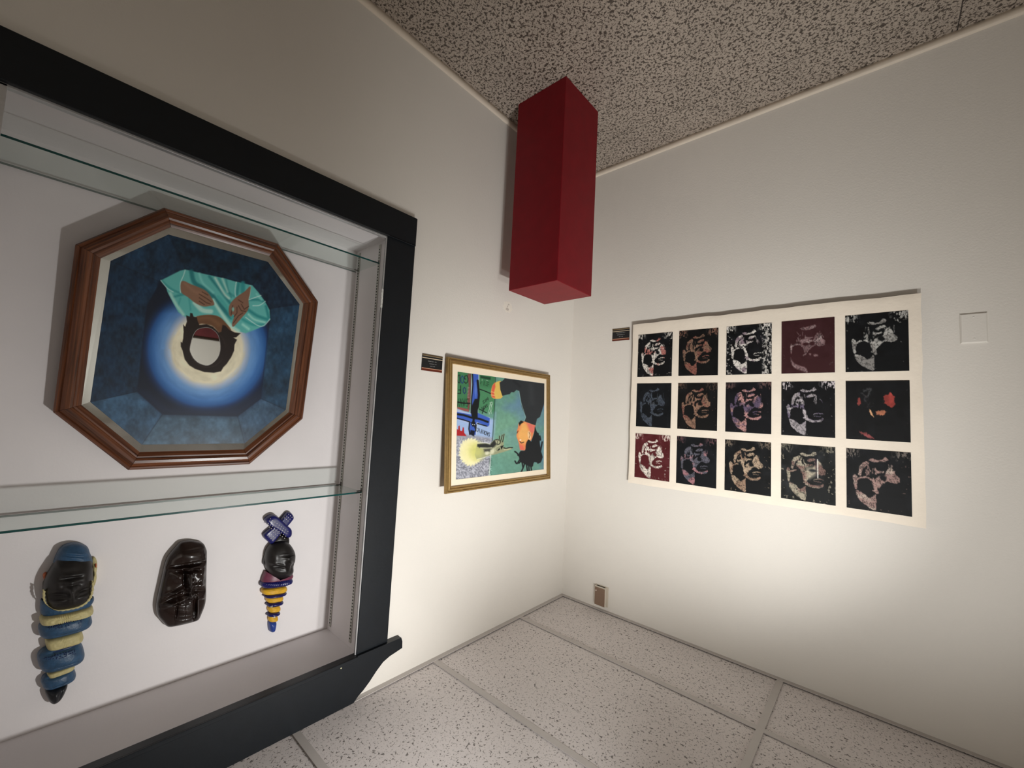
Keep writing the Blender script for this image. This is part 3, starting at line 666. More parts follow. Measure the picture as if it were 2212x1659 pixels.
# head
hd = [(1165, 785), (1275, 826), (1262, 880), (1240, 960), (1210, 1000), (1170, 1072), (1122, 1068), (1112, 1010), (1095, 960), (1085, 925), (1092, 900), (1090, 880), (1100, 850), (1108, 800), (1130, 780)]
cv.poly(hd, (238, 132, 76), 3)
cv.poly([(1130, 800), (1180, 800), (1210, 880), (1205, 960), (1170, 1010), (1130, 990), (1096, 935), (1105, 890), (1125, 860)], (246, 180, 92), 16, .9)
cv.poly([(1190, 800), (1272, 828), (1256, 900), (1225, 890)], (228, 108, 98), 8, .9)
cv.poly([(1112, 1010), (1150, 1030), (1168, 1072), (1122, 1068)], (232, 100, 84), 8, .9)
cv.ell(1214, 925, 17, 44, (246, 200, 140), 3, rot=-6); cv.line([(1212, 895), (1222, 920), (1212, 950)], 5, (120, 60, 30), 3)
cv.poly([(1108, 800), (1130, 776), (1160, 790), (1130, 810), (1118, 830)], BK, 4)
cv.line([(1120, 985), (1135, 1000), (1160, 990)], 6, BK, 3); cv.ell(1125, 970, 9, 8, (250, 220, 190), 3)
cv.line([(1092, 900), (1102, 880)], 6, (60, 20, 20), 3)
hr = [(1270, 835), (1262, 900), (1240, 960), (1232, 985), (1205, 965), (1180, 1010), (1172, 1072), (1130, 1078), (1110, 1110), (1120, 1180), (1150, 1200), (1240, 1240), (1262, 1190), (1320, 1200), (1345, 1140), (1330, 1080), (1318, 1000), (1312, 930), (1285, 880)]
cv.poly(hr, (26, 30, 34), 3, sm=3)
for p in ([(1310, 980), (1300, 905)], [(1325, 1080), (1342, 990)], [(1300, 1200), (1340, 1140)], [(1300, 940), (1325, 970), (1318, 930)], [(1120, 1130), (1085, 1095), (1070, 1085)], [(1115, 1170), (1090, 1205), (1072, 1180)], [(1130, 1180), (1110, 1200)], [(1150, 1180), (1165, 1210), (1135, 1285)], [(1180, 1180), (1195, 1278)], [(1205, 1180), (1212, 1276)], [(1220, 1180), (1236, 1272)], [(1140, 1180), (1150, 1240)], [(1130, 1140), (1100, 1120)]): cv.line(p, 14, (26, 30, 34), 3, sm=3)
cv.dodge(.98 + .05 * nB)
obj('canvas_picture', V, F, paintmat('gold_painting_paint', .55), gd, attr=cv.attr())
# ------------------------------------------------------------------ board of fifteen face prints
BX0, BX1, BZ0, BZ1 = -1.6885, -.4480, 1.0790, 2.0163
bd = empty('print_board', (-(1.6885 + .448) / 2, -.015, BZ0), 'large cream canvas board holding fifteen dark skull-face prints in rows', 'artwork')
CVM = mat('cream_canvas', (238, 227, 211), .8, grain=.045, gscale=7, bump=.6, bscale=55)
nu, nv = 90, 70; Pq, F, U_, W_ = gridq([(BX0, BZ0), (BX1, BZ0), (BX1, BZ1), (BX0, BZ1)], nu, nv)
wob = .0016 * (vnoise(Pq[:, 0] * 9 + 50, Pq[:, 1] * 9 + 50, 4) - .5)
edge = np.minimum(np.minimum(U_, 1 - U_) * 1.24, np.minimum(W_, 1 - W_) * .94)
dep = -.0275 + np.clip(.004 - edge, 0, 1) * .4 + wob * np.clip(edge * 30, 0, 1)
Pq[:, 0] += (edge < .001) * (vnoise(Pq[:, 1] * 14 + 9, Pq[:, 0] * 14 + 30, 8) - .5) * .005
Pq[:, 1] += (edge < .001) * (vnoise(Pq[:, 1] * 14 + 70, Pq[:, 0] * 14 + 90, 9) - .5) * .005
Vf = np.stack([Pq[:, 0], dep, Pq[:, 1]], 1)
obj('canvas', Vf, F, CVM, bd, smooth=True)
V, F = join([boxv(BX0 + .004, BX1 - .004, -.0245, -.0005, BZ0 + .003, BZ0 + .028), boxv(BX0 + .004, BX1 - .004, -.0245, -.0005, BZ1 - .028, BZ1 - .003), boxv(BX0 + .004, BX0 + .028, -.0245, -.0005, BZ0 + .028, BZ1 - .028), boxv(BX1 - .028, BX1 - .004, -.0245, -.0005, BZ0 + .028, BZ1 - .028)])
obj('stretcher_frame', V, F, mat('stretcher_wood', (96, 80, 62), .7), bd)
W = (215, 206, 196)
T = dict(
 cran=[(.15, .70), (.18, .80), (.25, .88), (.35, .945), (.47, .975), (.47, .73), (.42, .75), (.36, .79), (.30, .74), (.22, .70)],
 cheekL=[(.13, .42), (.17, .45), (.18, .56), (.165, .68), (.13, .66), (.115, .56), (.10, .47)],
 ring=[(.18, .50), (.25, .465), (.34, .46), (.41, .50), (.45, .58), (.47, .64), (.43, .665)],
 jawL=[(.20, .36), (.22, .27), (.28, .22), (.35, .19), (.37, .24), (.32, .27), (.27, .33), (.235, .44), (.20, .43)],
 chin=[(.36, .17), (.42, .14), (.50, .165), (.57, .15), (.62, .105), (.67, .14), (.62, .175), (.54, .19), (.45, .20)],
 teeth=[(.28, .40), (.30, .33), (.36, .27), (.40, .33), (.44, .36), (.44, .44), (.40, .50), (.32, .46)],
 lip=[(.49, .275), (.54, .235), (.62, .22), (.66, .245), (.60, .275), (.53, .295)],
 under=[(.45, .31), (.50, .335), (.60, .33), (.58, .36), (.52, .37), (.46, .40)],
 nose=[(.44, .50), (.52, .42), (.60, .40), (.64, .32), (.70, .26), (.74, .30), (.78, .38), (.83, .42), (.82, .49), (.74, .515), (.66, .49), (.60, .52), (.54, .58), (.50, .62), (.47, .58)],
 bridge=[(.42, .44), (.45, .50), (.48, .58), (.50, .64), (.52, .70), (.47, .71), (.44, .64), (.41, .56)],
 brow=[(.50, .66), (.56, .69), (.64, .70), (.72, .685), (.78, .655), (.79, .69), (.72, .735), (.64, .75), (.56, .735), (.51, .715)],
 eye=[(.62, .61), (.68, .585), (.77, .58), (.80, .60), (.72, .62), (.64, .635)])
SPEC = [ # background, light, accent, strength, edge flecks, which shapes are missing, scratchy
 ((17, 21, 26), (222, 214, 204), (176, 84, 76), 1.0, .9, '', .35),
 ((18, 20, 22), (156, 118, 96), (168, 96, 82), .85, .8, '', .2),
 ((16, 20, 26), (222, 216, 208), (128, 104, 120), 1.0, 1.0, 'nose', 1.0),
 ((108, 46, 52), (136, 110, 112), (176, 160, 158), .75, .0, 'cran jawL brow bridge cheekL teeth lip eye', .1),
 ((14, 19, 24), (196, 194, 188), (140, 136, 132), .9, .9, 'jawL brow teeth eye', .2),
 ((22, 28, 36), (82, 92, 108), (104, 110, 118), .8, .0, 'lip', .15),
 ((22, 22, 22), (166, 124, 100), (158, 88, 78), .85, .5, '', .15),
 ((18, 20, 30), (102, 84, 112), (226, 160, 146), .9, .4, '', .2),
 ((18, 20, 26), (200, 190, 194), (110, 96, 128), .8, 1.0, 'nose under', .2),
 ((24, 26, 30), (62, 60, 64), (214, 84, 64), .5, .0, 'jawL chin bridge cheekL teeth lip ring brow nose cran under eye', .1),
 ((158, 48, 56), (232, 220, 208), (190, 176, 164), 1.0, .9, '', .35),
 ((20, 25, 34), (108, 106, 120), (212, 134, 138), .85, .4, '', .2),
 ((18, 22, 26), (192, 164, 136), (160, 124, 100), .9, .5, '', .45),
 ((38, 42, 44), (188, 176, 152), (132, 92, 86), .85, .5, '', .8),
 ((20, 24, 30), (172, 136, 128), (206, 186, 170), .9, .5, 'teeth lip brow eye', .25)]
PX = [(-.4855, -.687), (-.7245, -.9265), (-.966, -1.1675), (-1.2085, -1.410), (-1.4475, -1.650)]
PZ = [(1.146, 1.3965), (1.436, 1.6865), (1.727, 1.979)]
PM = paintmat('print_ink', .6)
def face_print(k, x0, x1, z0, z1):
    bg, lt, ac, stg, fl_, miss, scr = SPEC[k]
    P2, F, u, v = gridq([(x0, z0), (x1, z0), (x1, z1), (x0, z1)], 118, 140)
    A = np.stack([u, v], 1); cv = Canvas(A, np.array(bg) * .55, .009)
    n1 = fbm(u * 7 + k * 3, v * 7, 11 + k); n2 = fbm(u * 26 + k, v * 26, 31 + k); n3 = fbm(u * 60, v * 22 + k * 5, 51 + k)
    cv.C += (n1[:, None] - .5) * np.array([14, 14, 16]) * (1 + 3 * scr)
    L = np.array(lt, float); Ac = np.array(ac, float)
    wv = np.clip((fbm(u * 5 + k, v * 9, 77 + k) - .5) * 7 + .35 * math.sin(k * 2.1), 0, 1)[:, None]
    col = L * (1 - wv * .8) + Ac * wv * .8
    vein = np.clip((np.abs(n2 - .5) * 14), .55, 1)[:, None]
    col = col * vein
    J = random.Random(k)
    A0 = cv.P; cv.P = A0 + np.stack([(n2 - .5) * .028, (n3 - .5) * .028], 1)
    for nme, q_ in T.items():
        if nme in miss.split(): continue
        if nme == 'ring': cv.line(q_, .030, col, .006, stg, sm=4)
        elif nme == 'cheekL': cv.poly(q_, col, .006, stg, sm=3)
        else: cv.poly(q_, col, .006, stg, sm=3)
    for i in range(10):
        a_ = .30 + J.random() * .16; b_ = .22 + J.random() * .18; cv.line([(a_, b_), (a_ + J.uniform(-.03, .03), b_ + J.uniform(.04, .10))], .012 + J.random() * .012, col, .006, stg * .9)
    for i in range(5):
        a_ = .62 + J.random() * .16; cv.line([(a_, .22 + J.random() * .1), (a_ + J.uniform(-.04, .06), .34 + J.random() * .08)], .012, col, .006, stg * .8)
    BGc = np.array(bg, float) * .55
    # dark holes cut into the light shapes
    cv.ell(.30, .60, .125, .105, BGc, .008); cv.ell(.585, .445, .055, .04, BGc, .01, rot=20); cv.ell(.68, .605, .135, .055, BGc, .012)
    if 'eye' not in miss: cv.line([(.62, .595), (.70, .575), (.78, .58)], .018, col, .006, stg); cv.line([(.63, .625), (.74, .63)], .012, col, .006, stg * .9)
    cv.poly([(.30, .70), (.37, .735), (.44, .69), (.46, .715), (.40, .775), (.34, .78)], BGc, .008, .9)
    for i in range(9): cv.ell(.28 + J.random() * .18, .30 + J.random() * .2, .012 + J.random() * .014, .012 + J.random() * .02, BGc, .008)
    cv.poly([(.475, .76), (.9, .72), (.9, .99), (.475, .99)], BGc, .006, .92)
    cv.P = A0
    sk = np.where(n2 > .80 - .14 * scr)[0]; m_ = ((u[sk] > .86 - .0) | (v[sk] > .93) | (u[sk] < .06)) if scr < .9 else ((u[sk] > .80) | (u[sk] < .14))
    cv.C[sk[m_]] = cv.C[sk[m_]] * .35 + L * .65 * (.6 + .4 * scr)
    if scr >= .9:
        w9 = np.clip((n3 * .6 + n2 * .8 - .66) * 9, 0, 1) * np.clip((u - .79) * 14, 0, 1) * .75; cv.put(np.arange(len(u)), w9, L)
    if fl_:
        e = np.clip((.13 - v + (n2 - .5) * .22) * 30, 0, 1) * (np.clip((.26 - u) * 8, 0, 1) + np.clip((u - .68) * 7, 0, 1)); e = np.clip(e, 0, 1) * np.clip((n3 - .44) * 9, 0, 1) * fl_
        ee = np.where(e > 0)[0]; cv.put(ee, e[ee], np.maximum(L, Ac) if True else L)
    if k == 9:
        cv.P = A0 + np.stack([(n2 - .5) * .05, (n3 - .5) * .05], 1)
        for q_, c in [([(.62, .24), (.72, .20), (.77, .28), (.78, .42), (.74, .45), (.61, .38)], (186, 66, 58)), ([(.19, .29), (.23, .28), (.24, .40), (.20, .42)], (160, 66, 60)), ([(.39, .48), (.42, .51), (.46, .60), (.44, .61), (.40, .55)], (226, 168, 120)),
                       ([(.48, .52), (.58, .48), (.65, .52), (.60, .57), (.50, .57)], (186, 112, 80)), ([(.20, .86), (.32, .88), (.42, .94), (.46, .985), (.34, .95), (.24, .90)], (160, 74, 74))]: cv.poly(q_, np.array(c)[None] * (.55 + .75 * n1 + .3 * (n2 - .5))[:, None], .008, .95)
        cv.line([(.30, .17), (.40, .14), (.38, .24)], .02, (110, 112, 114), .02, .7, sm=3); cv.line([(.27, .22), (.34, .27), (.38, .22)], .016, (90, 92, 94), .02, .7, sm=3)
    if k == 3:
        for q_ in ([(.44, .16), (.52, .13), (.64, .12), (.60, .18), (.52, .19)], [(.66, .42), (.72, .36), (.80, .40), (.79, .47), (.70, .44)], [(.34, .40), (.42, .36), (.52, .37), (.60, .40), (.54, .44), (.44, .50), (.38, .44)], [(.18, .70), (.24, .80), (.36, .86), (.47, .90), (.50, .99), (.38, .95), (.26, .90), (.19, .80)], [(.62, .66), (.68, .66), (.70, .69), (.63, .70)], [(.53, .64), (.57, .64), (.56, .68)], [(.18, .46), (.21, .46), (.20, .62), (.18, .60)]): cv.poly(q_, col * 1.15, .012, .8, sm=3)
        cv.ell(.47, .46, .06, .03, BGc, .01)
    if k == 13: cv.line([(.685, .24), (.69, .56)], .018, (230, 226, 216), .006); cv.line([(.655, .22), (.66, .55)], .022, (30, 22, 34), .006); cv.poly([(.46, .38), (.66, .36), (.66, .52), (.54, .60), (.47, .55)], L, .03, .6); cv.ell(.60, .44, .07, .022, (40, 42, 46), .01)
    cv.C = np.clip(cv.C, 4, 245)
    yy = np.full(len(P2), -.0296)
    V = np.stack([P2[:, 0], yy, P2[:, 1]], 1)
    # thin paper edge all round
    o = obj('face_print', V, F, PM, bd, attr=cv.attr())
    if k in (3, 10): o['label'] = 'maroon ink skull-face print'
    box('print_paper', x1, x0, -.0294, -.0268, z0, z1, mat('print_paper', (40, 40, 42), .8), o)
for k in range(15):
    r_, c_ = divmod(k, 5); face_print(k, *PX[c_], *PZ[r_])
# ------------------------------------------------------------------ label plaques
def plaque(side, pts, lines, lab):
    """pts: corner px (photo order), side 'L' = print wall (y=0), 'R' = case wall (x=0)"""
    if side == 'R':
        P = [onX(u, v, -.004) for u, v in pts]; a0 = min(P[0][1], P[3][1]); a1 = max(P[1][1], P[2][1])
        z0 = (P[0][2] + P[1][2]) / 2; z1 = (P[2][2] + P[3][2]) / 2
        W3 = lambda s, z, d: (-d, s, z); s0, s1 = a0, a1
    else:
        def oy_(u, v, y): d = ray(u, v); return CAM + d * ((y - CAM[1]) / d[1])
        P = [oy_(u, v, -.004) for u, v in pts]; a0 = (P[0][0] + P[3][0]) / 2; a1 = (P[1][0] + P[2][0]) / 2
        z0 = (P[0][2] + P[1][2]) / 2; z1 = (P[2][2] + P[3][2]) / 2
        W3 = lambda s, z, d: (s, -d, z); s0, s1 = a0, a1
    # s runs photo-left to photo-right, z real height (z0 low = photo top)
    t = empty('wall_plaque', W3((s0 + s1) / 2, z0, .0), lab, 'label')
    H_ = z1 - z0
    def slab(nm, sa, sb, za, zb, d0, d1, m):
        V = [W3(s, z, d) for d in (d0, d1) for s, z in ((sa, za), (sb, za), (sb, zb), (sa, zb))]
        F = [[0, 1, 2, 3], [7, 6, 5, 4], [0, 4, 5, 1], [1, 5, 6, 2], [2, 6, 7, 3], [3, 7, 4, 0]]
        VA = np.array(V); c = VA.mean(0)
        for i, q_ in enumerate(F):
            p = VA[q_]; nn = np.cross(p[1] - p[0], p[2] - p[0])
            if nn @ (p.mean(0) - c) < 0: F[i] = q_[::-1]
        return obj(nm, V, F, m, t)
    slab('backplate', s0, s1, z0, z1, 0, .0035, mat('plaque_black', (22, 23, 25), .35))
    slab('lower_band', s0, s1, z0 + H_ * .0, z0 + H_ * .06, .0035, .0045, mat('plaque_bronze', (92, 74, 48), .4, metal=.3))
    slab('lower_line', s0, s1, z0 + H_ * .06, z0 + H_ * .10, .0035, .0045, mat('plaque_brass_dim', (150, 132, 104), .4, metal=.3))
    slab('middle_line', s0, s1, z0 + H_ * .20, z0 + H_ * .245, .0035, .0045, mat('plaque_brass', (214, 196, 168), .4, metal=.2))
    slab('upper_line', s0, s1, z0 + H_ * .83, z0 + H_ * .87, .0035, .0045, mat('plaque_copper', (214, 160, 130), .4, metal=.2))
    slab('upper_band', s0, s1, z0 + H_ * .87, z0 + H_ * 1.0, .0035, .0045, mat('plaque_red', (96, 34, 14), .4))
    # rows of tiny engraved letters, too small to read in the photograph
    PW = mat('plaque_letter', (176, 176, 174), .6); parts = []
    rr = random.Random(len(lab))
    for (fa, fb, fz) in lines:
        s = s0 + (s1 - s0) * fa; e = s0 + (s1 - s0) * fb; d = 1 if e > s else -1; zc = z0 + H_ * fz; h = H_ * .045
        while (e - s) * d > .001:
            w = rr.uniform(.0012, .0026)
            if rr.random() > .16:
                V = [W3(x_, z_, d_) for d_ in (.0035, .0039) for x_, z_ in ((s, zc - h / 2), (s + d * w * .3, zc - h / 2), (s + d * w * .3, zc + h / 2), (s, zc + h / 2))]
                F = [[0, 1, 2, 3], [7, 6, 5, 4], [0, 4, 5, 1], [1, 5, 6, 2], [2, 6, 7, 3], [3, 7, 4, 0]]
                parts.append((V, F))
                V = [W3(x_, z_, d_) for d_ in (.0035, .0039) for x_, z_ in ((s, zc + h * rr.choice((-.5, 0, .3))), (s + d * w, zc - h / 2), (s + d * w, zc - h / 4), (s, zc + h * .5))]
                parts.append((V, F))
            s += d * (w + .0006)
    V, F = join(parts); tag(obj('engraved_text', V, F, PW, t), kind='stuff')
plaque('R', [(913, 763.5), (956, 771.5), (954.5, 805), (911, 800)], [(.28, .78, .40), (.36, .70, .55), (.40, .64, .69)], 'small black wall label with copper stripes beside the gold-framed painting')
plaque('L', [(1323, 711.5), (1359.5, 707.5), (1359.5, 733.5), (1323, 737.5)], [(.24, .76, .36), (.28, .72, .52), (.38, .64, .68)], 'small black wall label with copper stripes beside the print board')
# ------------------------------------------------------------------ red pedestal
pd = [-.4291, -.7967, .3064, .3074, 1.0187]
V, F = boxv(0, pd[2], 0, pd[3], 0, pd[4], .0018); ca, sa = math.cos(.0044), math.sin(.0044)
V = [(pd[0] + x * ca - y * sa, pd[1] + x * sa + y * ca, z + .0002) for x, y, z in V]
tag(obj('pedestal', V, F, RED), 'tall square red pedestal standing on the speckled floor in the corner', 'pedestal')
# ------------------------------------------------------------------ blank cover plate
V, F = boxv(-1.869, -1.797, -.0045, 0, 1.176, 1.292, 0)
cvp = empty('cover_plate', (-1.833, 0, 1.176), 'blank wall plate painted over in wall colour beside the print board', 'wall plate')
pts = [(-1.869, 1.176), (-1.797, 1.176), (-1.797, 1.292), (-1.869, 1.292)]; ins = [(-1.865, 1.180), (-1.801, 1.180), (-1.801, 1.288), (-1.865, 1.288)]
V = [(x, 0, z) for x, z in pts] + [(x, -.0035, z) for x, z in pts] + [(x, -.0065, z) for x, z in ins]
F = [[4, 5, 1, 0], [5, 6, 2, 1], [6, 7, 3, 2], [7, 4, 0, 3], [8, 9, 5, 4], [9, 10, 6, 5], [10, 11, 7, 6], [11, 8, 4, 7], [11, 10, 9, 8]]
obj('plate', V, F, WALL, cvp)
for zz in (1.192, 1.276):
    V = [(-1.833, -.0078, zz)] + [(-1.833 + .0038 * math.cos(a * math.pi / 6), -.0065, zz + .0038 * math.sin(a * math.pi / 6)) for a in range(12)]
    obj('screw', V, [[0, 1 + (a + 1) % 12, 1 + a] for a in range(12)], WALL, cvp)
# ------------------------------------------------------------------ small wall box near the ceiling
wb = empty('wall_sensor_box', (-.284, 0, 2.655), 'small beige wall box with brown cover, high up beside the corner', 'thermostat')
CRM = mat('box_plastic', (206, 196, 180), .5)
V, F = join([boxv(-.3305, -.2440, -.004, 0, 2.656, 2.772, .001), boxv(-.3215, -.2500, -.0245, -.004, 2.6585, 2.7685, .002)])
obj('housing', V, F, CRM, wb)
box('cover', -.3195, -.2530, -.0265, -.0245, 2.6645, 2.7665, mat('box_brown', (136, 112, 94), .4, metal=.2), wb, b=.0008)
box('vent_slot', -.3140, -.2590, -.019, -.009, 2.6580, 2.6590, DARK, wb)
V = []; F = []
for d, r_ in ((-.0265, .004), (-.0295, .0038), (-.0305, .002)):
    for a in range(12): V.append((-.2615 + r_ * math.cos(a * math.pi / 6), d, 2.684 + r_ * math.sin(a * math.pi / 6)))
for s in (0, 1):
    for a in range(12): F.append([s * 12 + a, s * 12 + (a + 1) % 12, (s + 1) * 12 + (a + 1) % 12, (s + 1) * 12 + a])
F.append(list(range(24, 36)))
obj('knob', V, F, mat('knob_pale', (222, 210, 196), .4), wb)
# ------------------------------------------------------------------ stand-in pictures added on the far wall for the octagonal mirror to reflect
for (y0, y1, z0, z1, c1_, lab) in [(-1.45, -.78, .74, 1.33, (104, 40, 44), 'plain maroon framed stand-in picture added on the far wall to fill the mirror reflection'), (-2.35, -1.75, 1.0, 1.7, (74, 72, 50), 'olive framed stand-in picture added on the far wall to fill the mirror reflection')]:
    fp = empty('stand_in_picture', (X0, (y0 + y1) / 2, z0), lab, 'picture')
    rails(fp, [(y0, z0), (y1, z0), (y1, z1), (y0, z1)], [(0, 0), (0, .02), (.012, .026), (.03, .02), (.03, 0)], lambda y, z, p: np.array([X0 + p, y, z]), mat('dark_frame', (52, 38, 28), .4))
    box('canvas_picture', X0 + .002, X0 + .012, y0 + .028, y1 - .028, z0 + .028, z1 - .028, mat('muted_' + str(c1_[0]), c1_, .7, grain=.4, gscale=6), fp)
# ------------------------------------------------------------------ three masks hung on the back panel
XB = .2995
def relief(name, outline, crop, depth, feats, m, parent, x0=0.0, rim=.35, pw=2.4, K=26, sm=5, n=None, grainy=0, c=None, spin=0):
    """rounded relief: outline in crop pixels, feats = (cx, cy, sx, sy, rot, amp)"""
    ox, oy, sc = crop; o = smooth_pts(outline, sm); c = o.mean(0) if c is None else np.array(c, float); xm = XB - x0 - depth * rim
    rows = []; rr = list(np.linspace(0, 1, K + 1)[1:] ** .85)
    def hgt(p, s):
        h = depth * (rim + (1 - rim) * np.maximum(1 - s ** pw, 0) ** .5); f = 0
        for (cx, cy, sx, sy, rot, amp) in feats:
            t = math.radians(rot); dx = p[:, 0] - cx; dy = p[:, 1] - cy; X = (dx * math.cos(t) + dy * math.sin(t)) / sx; Y = (-dx * math.sin(t) + dy * math.cos(t)) / sy
            f = f + amp * np.exp(-.5 * (X * X + Y * Y))
        if grainy: f = f + grainy * (fbm(p[:, 0] / 9, p[:, 1] / 9, 3) - .5)
        return h + f * (1 - s ** 8)
    P = [c[None]]; S = [np.zeros(1)]
    for s in rr: P.append(c + (o - c) * s); S.append(np.full(len(o), s))
    P = np.concatenate(P); S = np.concatenate(S); h = hgt(P, S)
    U_, V_ = ox + P[:, 0] / sc, oy + P[:, 1] / sc
    d = CF[None] + CR[None] * ((U_ - IW / 2) / FPX)[:, None] - CU[None] * ((V_ - IH / 2) / FPX)[:, None]
    W3 = CAM + d * ((xm - CAM[0]) / d[:, 0])[:, None]; W3[:, 0] = XB - x0 - h
    N = len(o); last = W3[-N:]; cw = W3[0]
    sk1 = last.copy(); sk1[:, 0] = XB - x0 - depth * rim * .5; sk2 = cw + (last - cw) * .96; sk2[:, 0] = XB
    back = cw.copy(); back[0] = XB
    VV = np.concatenate([W3, sk1, sk2, back[None]]); R_ = len(rr) + 2
    I = np.arange(R_ * N).reshape(R_, N) + 1; nx = np.roll(I, -1, 1)
    F = np.stack([I[:-1], I[1:], nx[1:], nx[:-1]], -1).reshape(-1, 4).tolist() + [[0, int(I[0, k]), int(nx[0, k])] for k in range(N)] + [[len(VV) - 1, int(nx[-1, k]), int(I[-1, k])] for k in range(N)]
    a, b_, c_ = VV[F[0][0]], VV[F[0][1]], VV[F[0][2]]
    q0 = F[-N - 1]; nn = np.cross(VV[q0[1]] - VV[q0[0]], VV[q0[2]] - VV[q0[0]])
    if nn[0] > 0: F = [f[::-1] for f in F]
    ob_ = obj(name, VV, F, m, parent, smooth=True)
    return ob_, (lambda px, py: None)
def oval(cx, cy, w, h, tilt=0, p=3.0, n=28):
    t = math.radians(tilt); out = []
    for k in range(n):
        a = k * math.tau / n; x = w / 2 * abs(math.cos(a)) ** (2 / p) * np.sign(math.cos(a)); y = h / 2 * abs(math.sin(a)) ** (2 / p) * np.sign(math.sin(a))
        out.append((cx + x * math.cos(t) - y * math.sin(t), cy + x * math.sin(t) + y * math.cos(t)))
    q = smooth_pts(out, 8); q = np.concatenate([q, q[:1]]); L_ = np.concatenate([[0], np.cumsum(np.hypot(*np.diff(q, axis=0).T))]); u = np.linspace(0, L_[-1], n, endpoint=False)
    return list(zip(np.interp(u, L_, q[:, 0]), np.interp(u, L_, q[:, 1])))
def dome(px_, py_, cx, cy, w, h, t, dp, pw=2.4, rim=.35):
    a = math.radians(t); dx, dy = px_ - cx, py_ - cy; X = (dx * math.cos(a) + dy * math.sin(a)) / (w / 2); Y = (-dx * math.sin(a) + dy * math.cos(a)) / (h / 2)
    s = min((abs(X) ** 3 + abs(Y) ** 3) ** (1 / 3), .98); return dp * (rim + (1 - rim) * (1 - s ** pw) ** .5)
def studs(name, pts, crop, x, r, m, parent, kind='stuff'):
    ox, oy, sc = crop; parts = []
    for (px_, py_, dx) in pts:
        q = onX(ox + px_ / sc, oy + py_ / sc, XB - x - dx); V = [(q[0] - r * .5, q[1], q[2])]; V += [(q[0], q[1] + r * math.cos(a * math.pi / 4), q[2] + r * math.sin(a * math.pi / 4)) for a in range(8)]
        parts.append((V, [[0, 1 + a, 1 + (a + 1) % 8] for a in range(8)]))
    V, F = join(parts); tag(obj(name, V, F, m, parent), kind=kind)
DKF = mat('dark_clay_face', (27, 24, 23), .4, grain=.25, gscale=60, bump=.2, bscale=120)
BLU = mat('denim_glaze', (46, 78, 108), .42, grain=.22, gscale=70, bump=.5, bscale=160)
CRE = mat('cream_cord', (196, 184, 132), .6, grain=.12, gscale=120)
# ---- mask with tall blue coiled headwrap
cl = (20, 1140, 4.146)
mp = onX(20 + 500 / 4.146, 1140 + 230 / 4.146, .29)
mL = empty('wall_mask', (XB, mp[1], mp[2]), 'dark face mask with tall blue and cream coiled headwrap', 'mask', 'masks on the case back panel')
relief('collar', [(395, 330), (420, 240), (475, 165), (590, 135), (690, 165), (725, 230), (745, 320), (640, 330), (560, 335), (480, 335)], cl, .050, [(590, 210, 120, 10, 5, .004), (600, 235, 120, 8, 5, -.003), (600, 250, 120, 8, 5, .003)], BLU, mL)
relief('face', [(395, 320), (440, 270), (560, 245), (680, 265), (740, 300), (752, 400), (748, 540), (735, 620), (680, 680), (560, 725), (420, 740), (340, 700), (305, 620), (300, 520), (330, 430)], cl, .072,
       [(560, 385, 55, 12, -6, .006), (560, 412, 60, 9, -8, -.006), (555, 440, 55, 13, -8, .007), (560, 470, 50, 8, -6, -.004), (555, 510, 32, 36, 0, .016), (560, 560, 20, 45, 0, .010), (515, 490, 14, 12, 0, .005), (600, 485, 14, 12, 0, .005),
        (430, 572, 52, 22, -8, -.011), (430, 580, 42, 8, -8, .007), (655, 535, 48, 20, -12, -.011), (655, 545, 38, 8, -12, .007), (430, 620, 60, 10, -8, .004), (660, 580, 55, 10, -14, .004), (420, 460, 40, 40, 0, .005), (680, 430, 36, 40, 0, .005), (580, 650, 110, 40, -8, .004)], DKF, mL, K=60, sm=8)
rp = smooth_pts([(312, 560), (312, 640), (345, 695), (430, 738), (540, 728), (640, 700), (715, 640), (745, 560), (748, 480)], 8, False)
V = []; F = []; 
for k, (a, b_) in enumerate(rp):
    q = onX(20 + a / 4.146, 1140 + b_ / 4.146, XB - .050); r_ = .0042 + .0012 * math.sin(k * 1.9)
    for j in range(8): V.append((q[0] - r_ * math.cos(j * math.pi / 4), q[1] + r_ * math.sin(j * math.pi / 4) * .7, q[2] + r_ * math.sin(j * math.pi / 4) * .7))
for k in range(len(rp) - 1):
    for j in range(8): F.append([k * 8 + j, k * 8 + (j + 1) % 8, (k + 1) * 8 + (j + 1) % 8, (k + 1) * 8 + j])
obj('cord', V, F, CRE, mL, smooth=True)
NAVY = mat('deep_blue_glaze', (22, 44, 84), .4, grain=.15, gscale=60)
relief('headwrap_band', [(285, 640), (330, 690), (450, 745), (600, 720), (700, 670), (752, 620), (755, 660), (700, 720), (560, 765), (420, 790), (310, 790), (275, 740)], cl, .044, [], BLU, mL)
for (cx, cy, w, h, t, dp, mm) in [(512, 780, 492, 84, -12, .056, CRE), (492, 1000, 345, 112, -15, .046, CRE), (462, 1268, 262, 54, -20, .038, CRE)]:
    relief('cream_band', oval(cx, cy, w, h, t, 5, 90), cl, dp, [(cx - w / 2 + k * w / 26, cy - (k - 13) * w / 26 * math.tan(math.radians(-t)), 5, 60, t, .0038) for k in range(27)], CRE, mL, K=16, sm=3, pw=5)
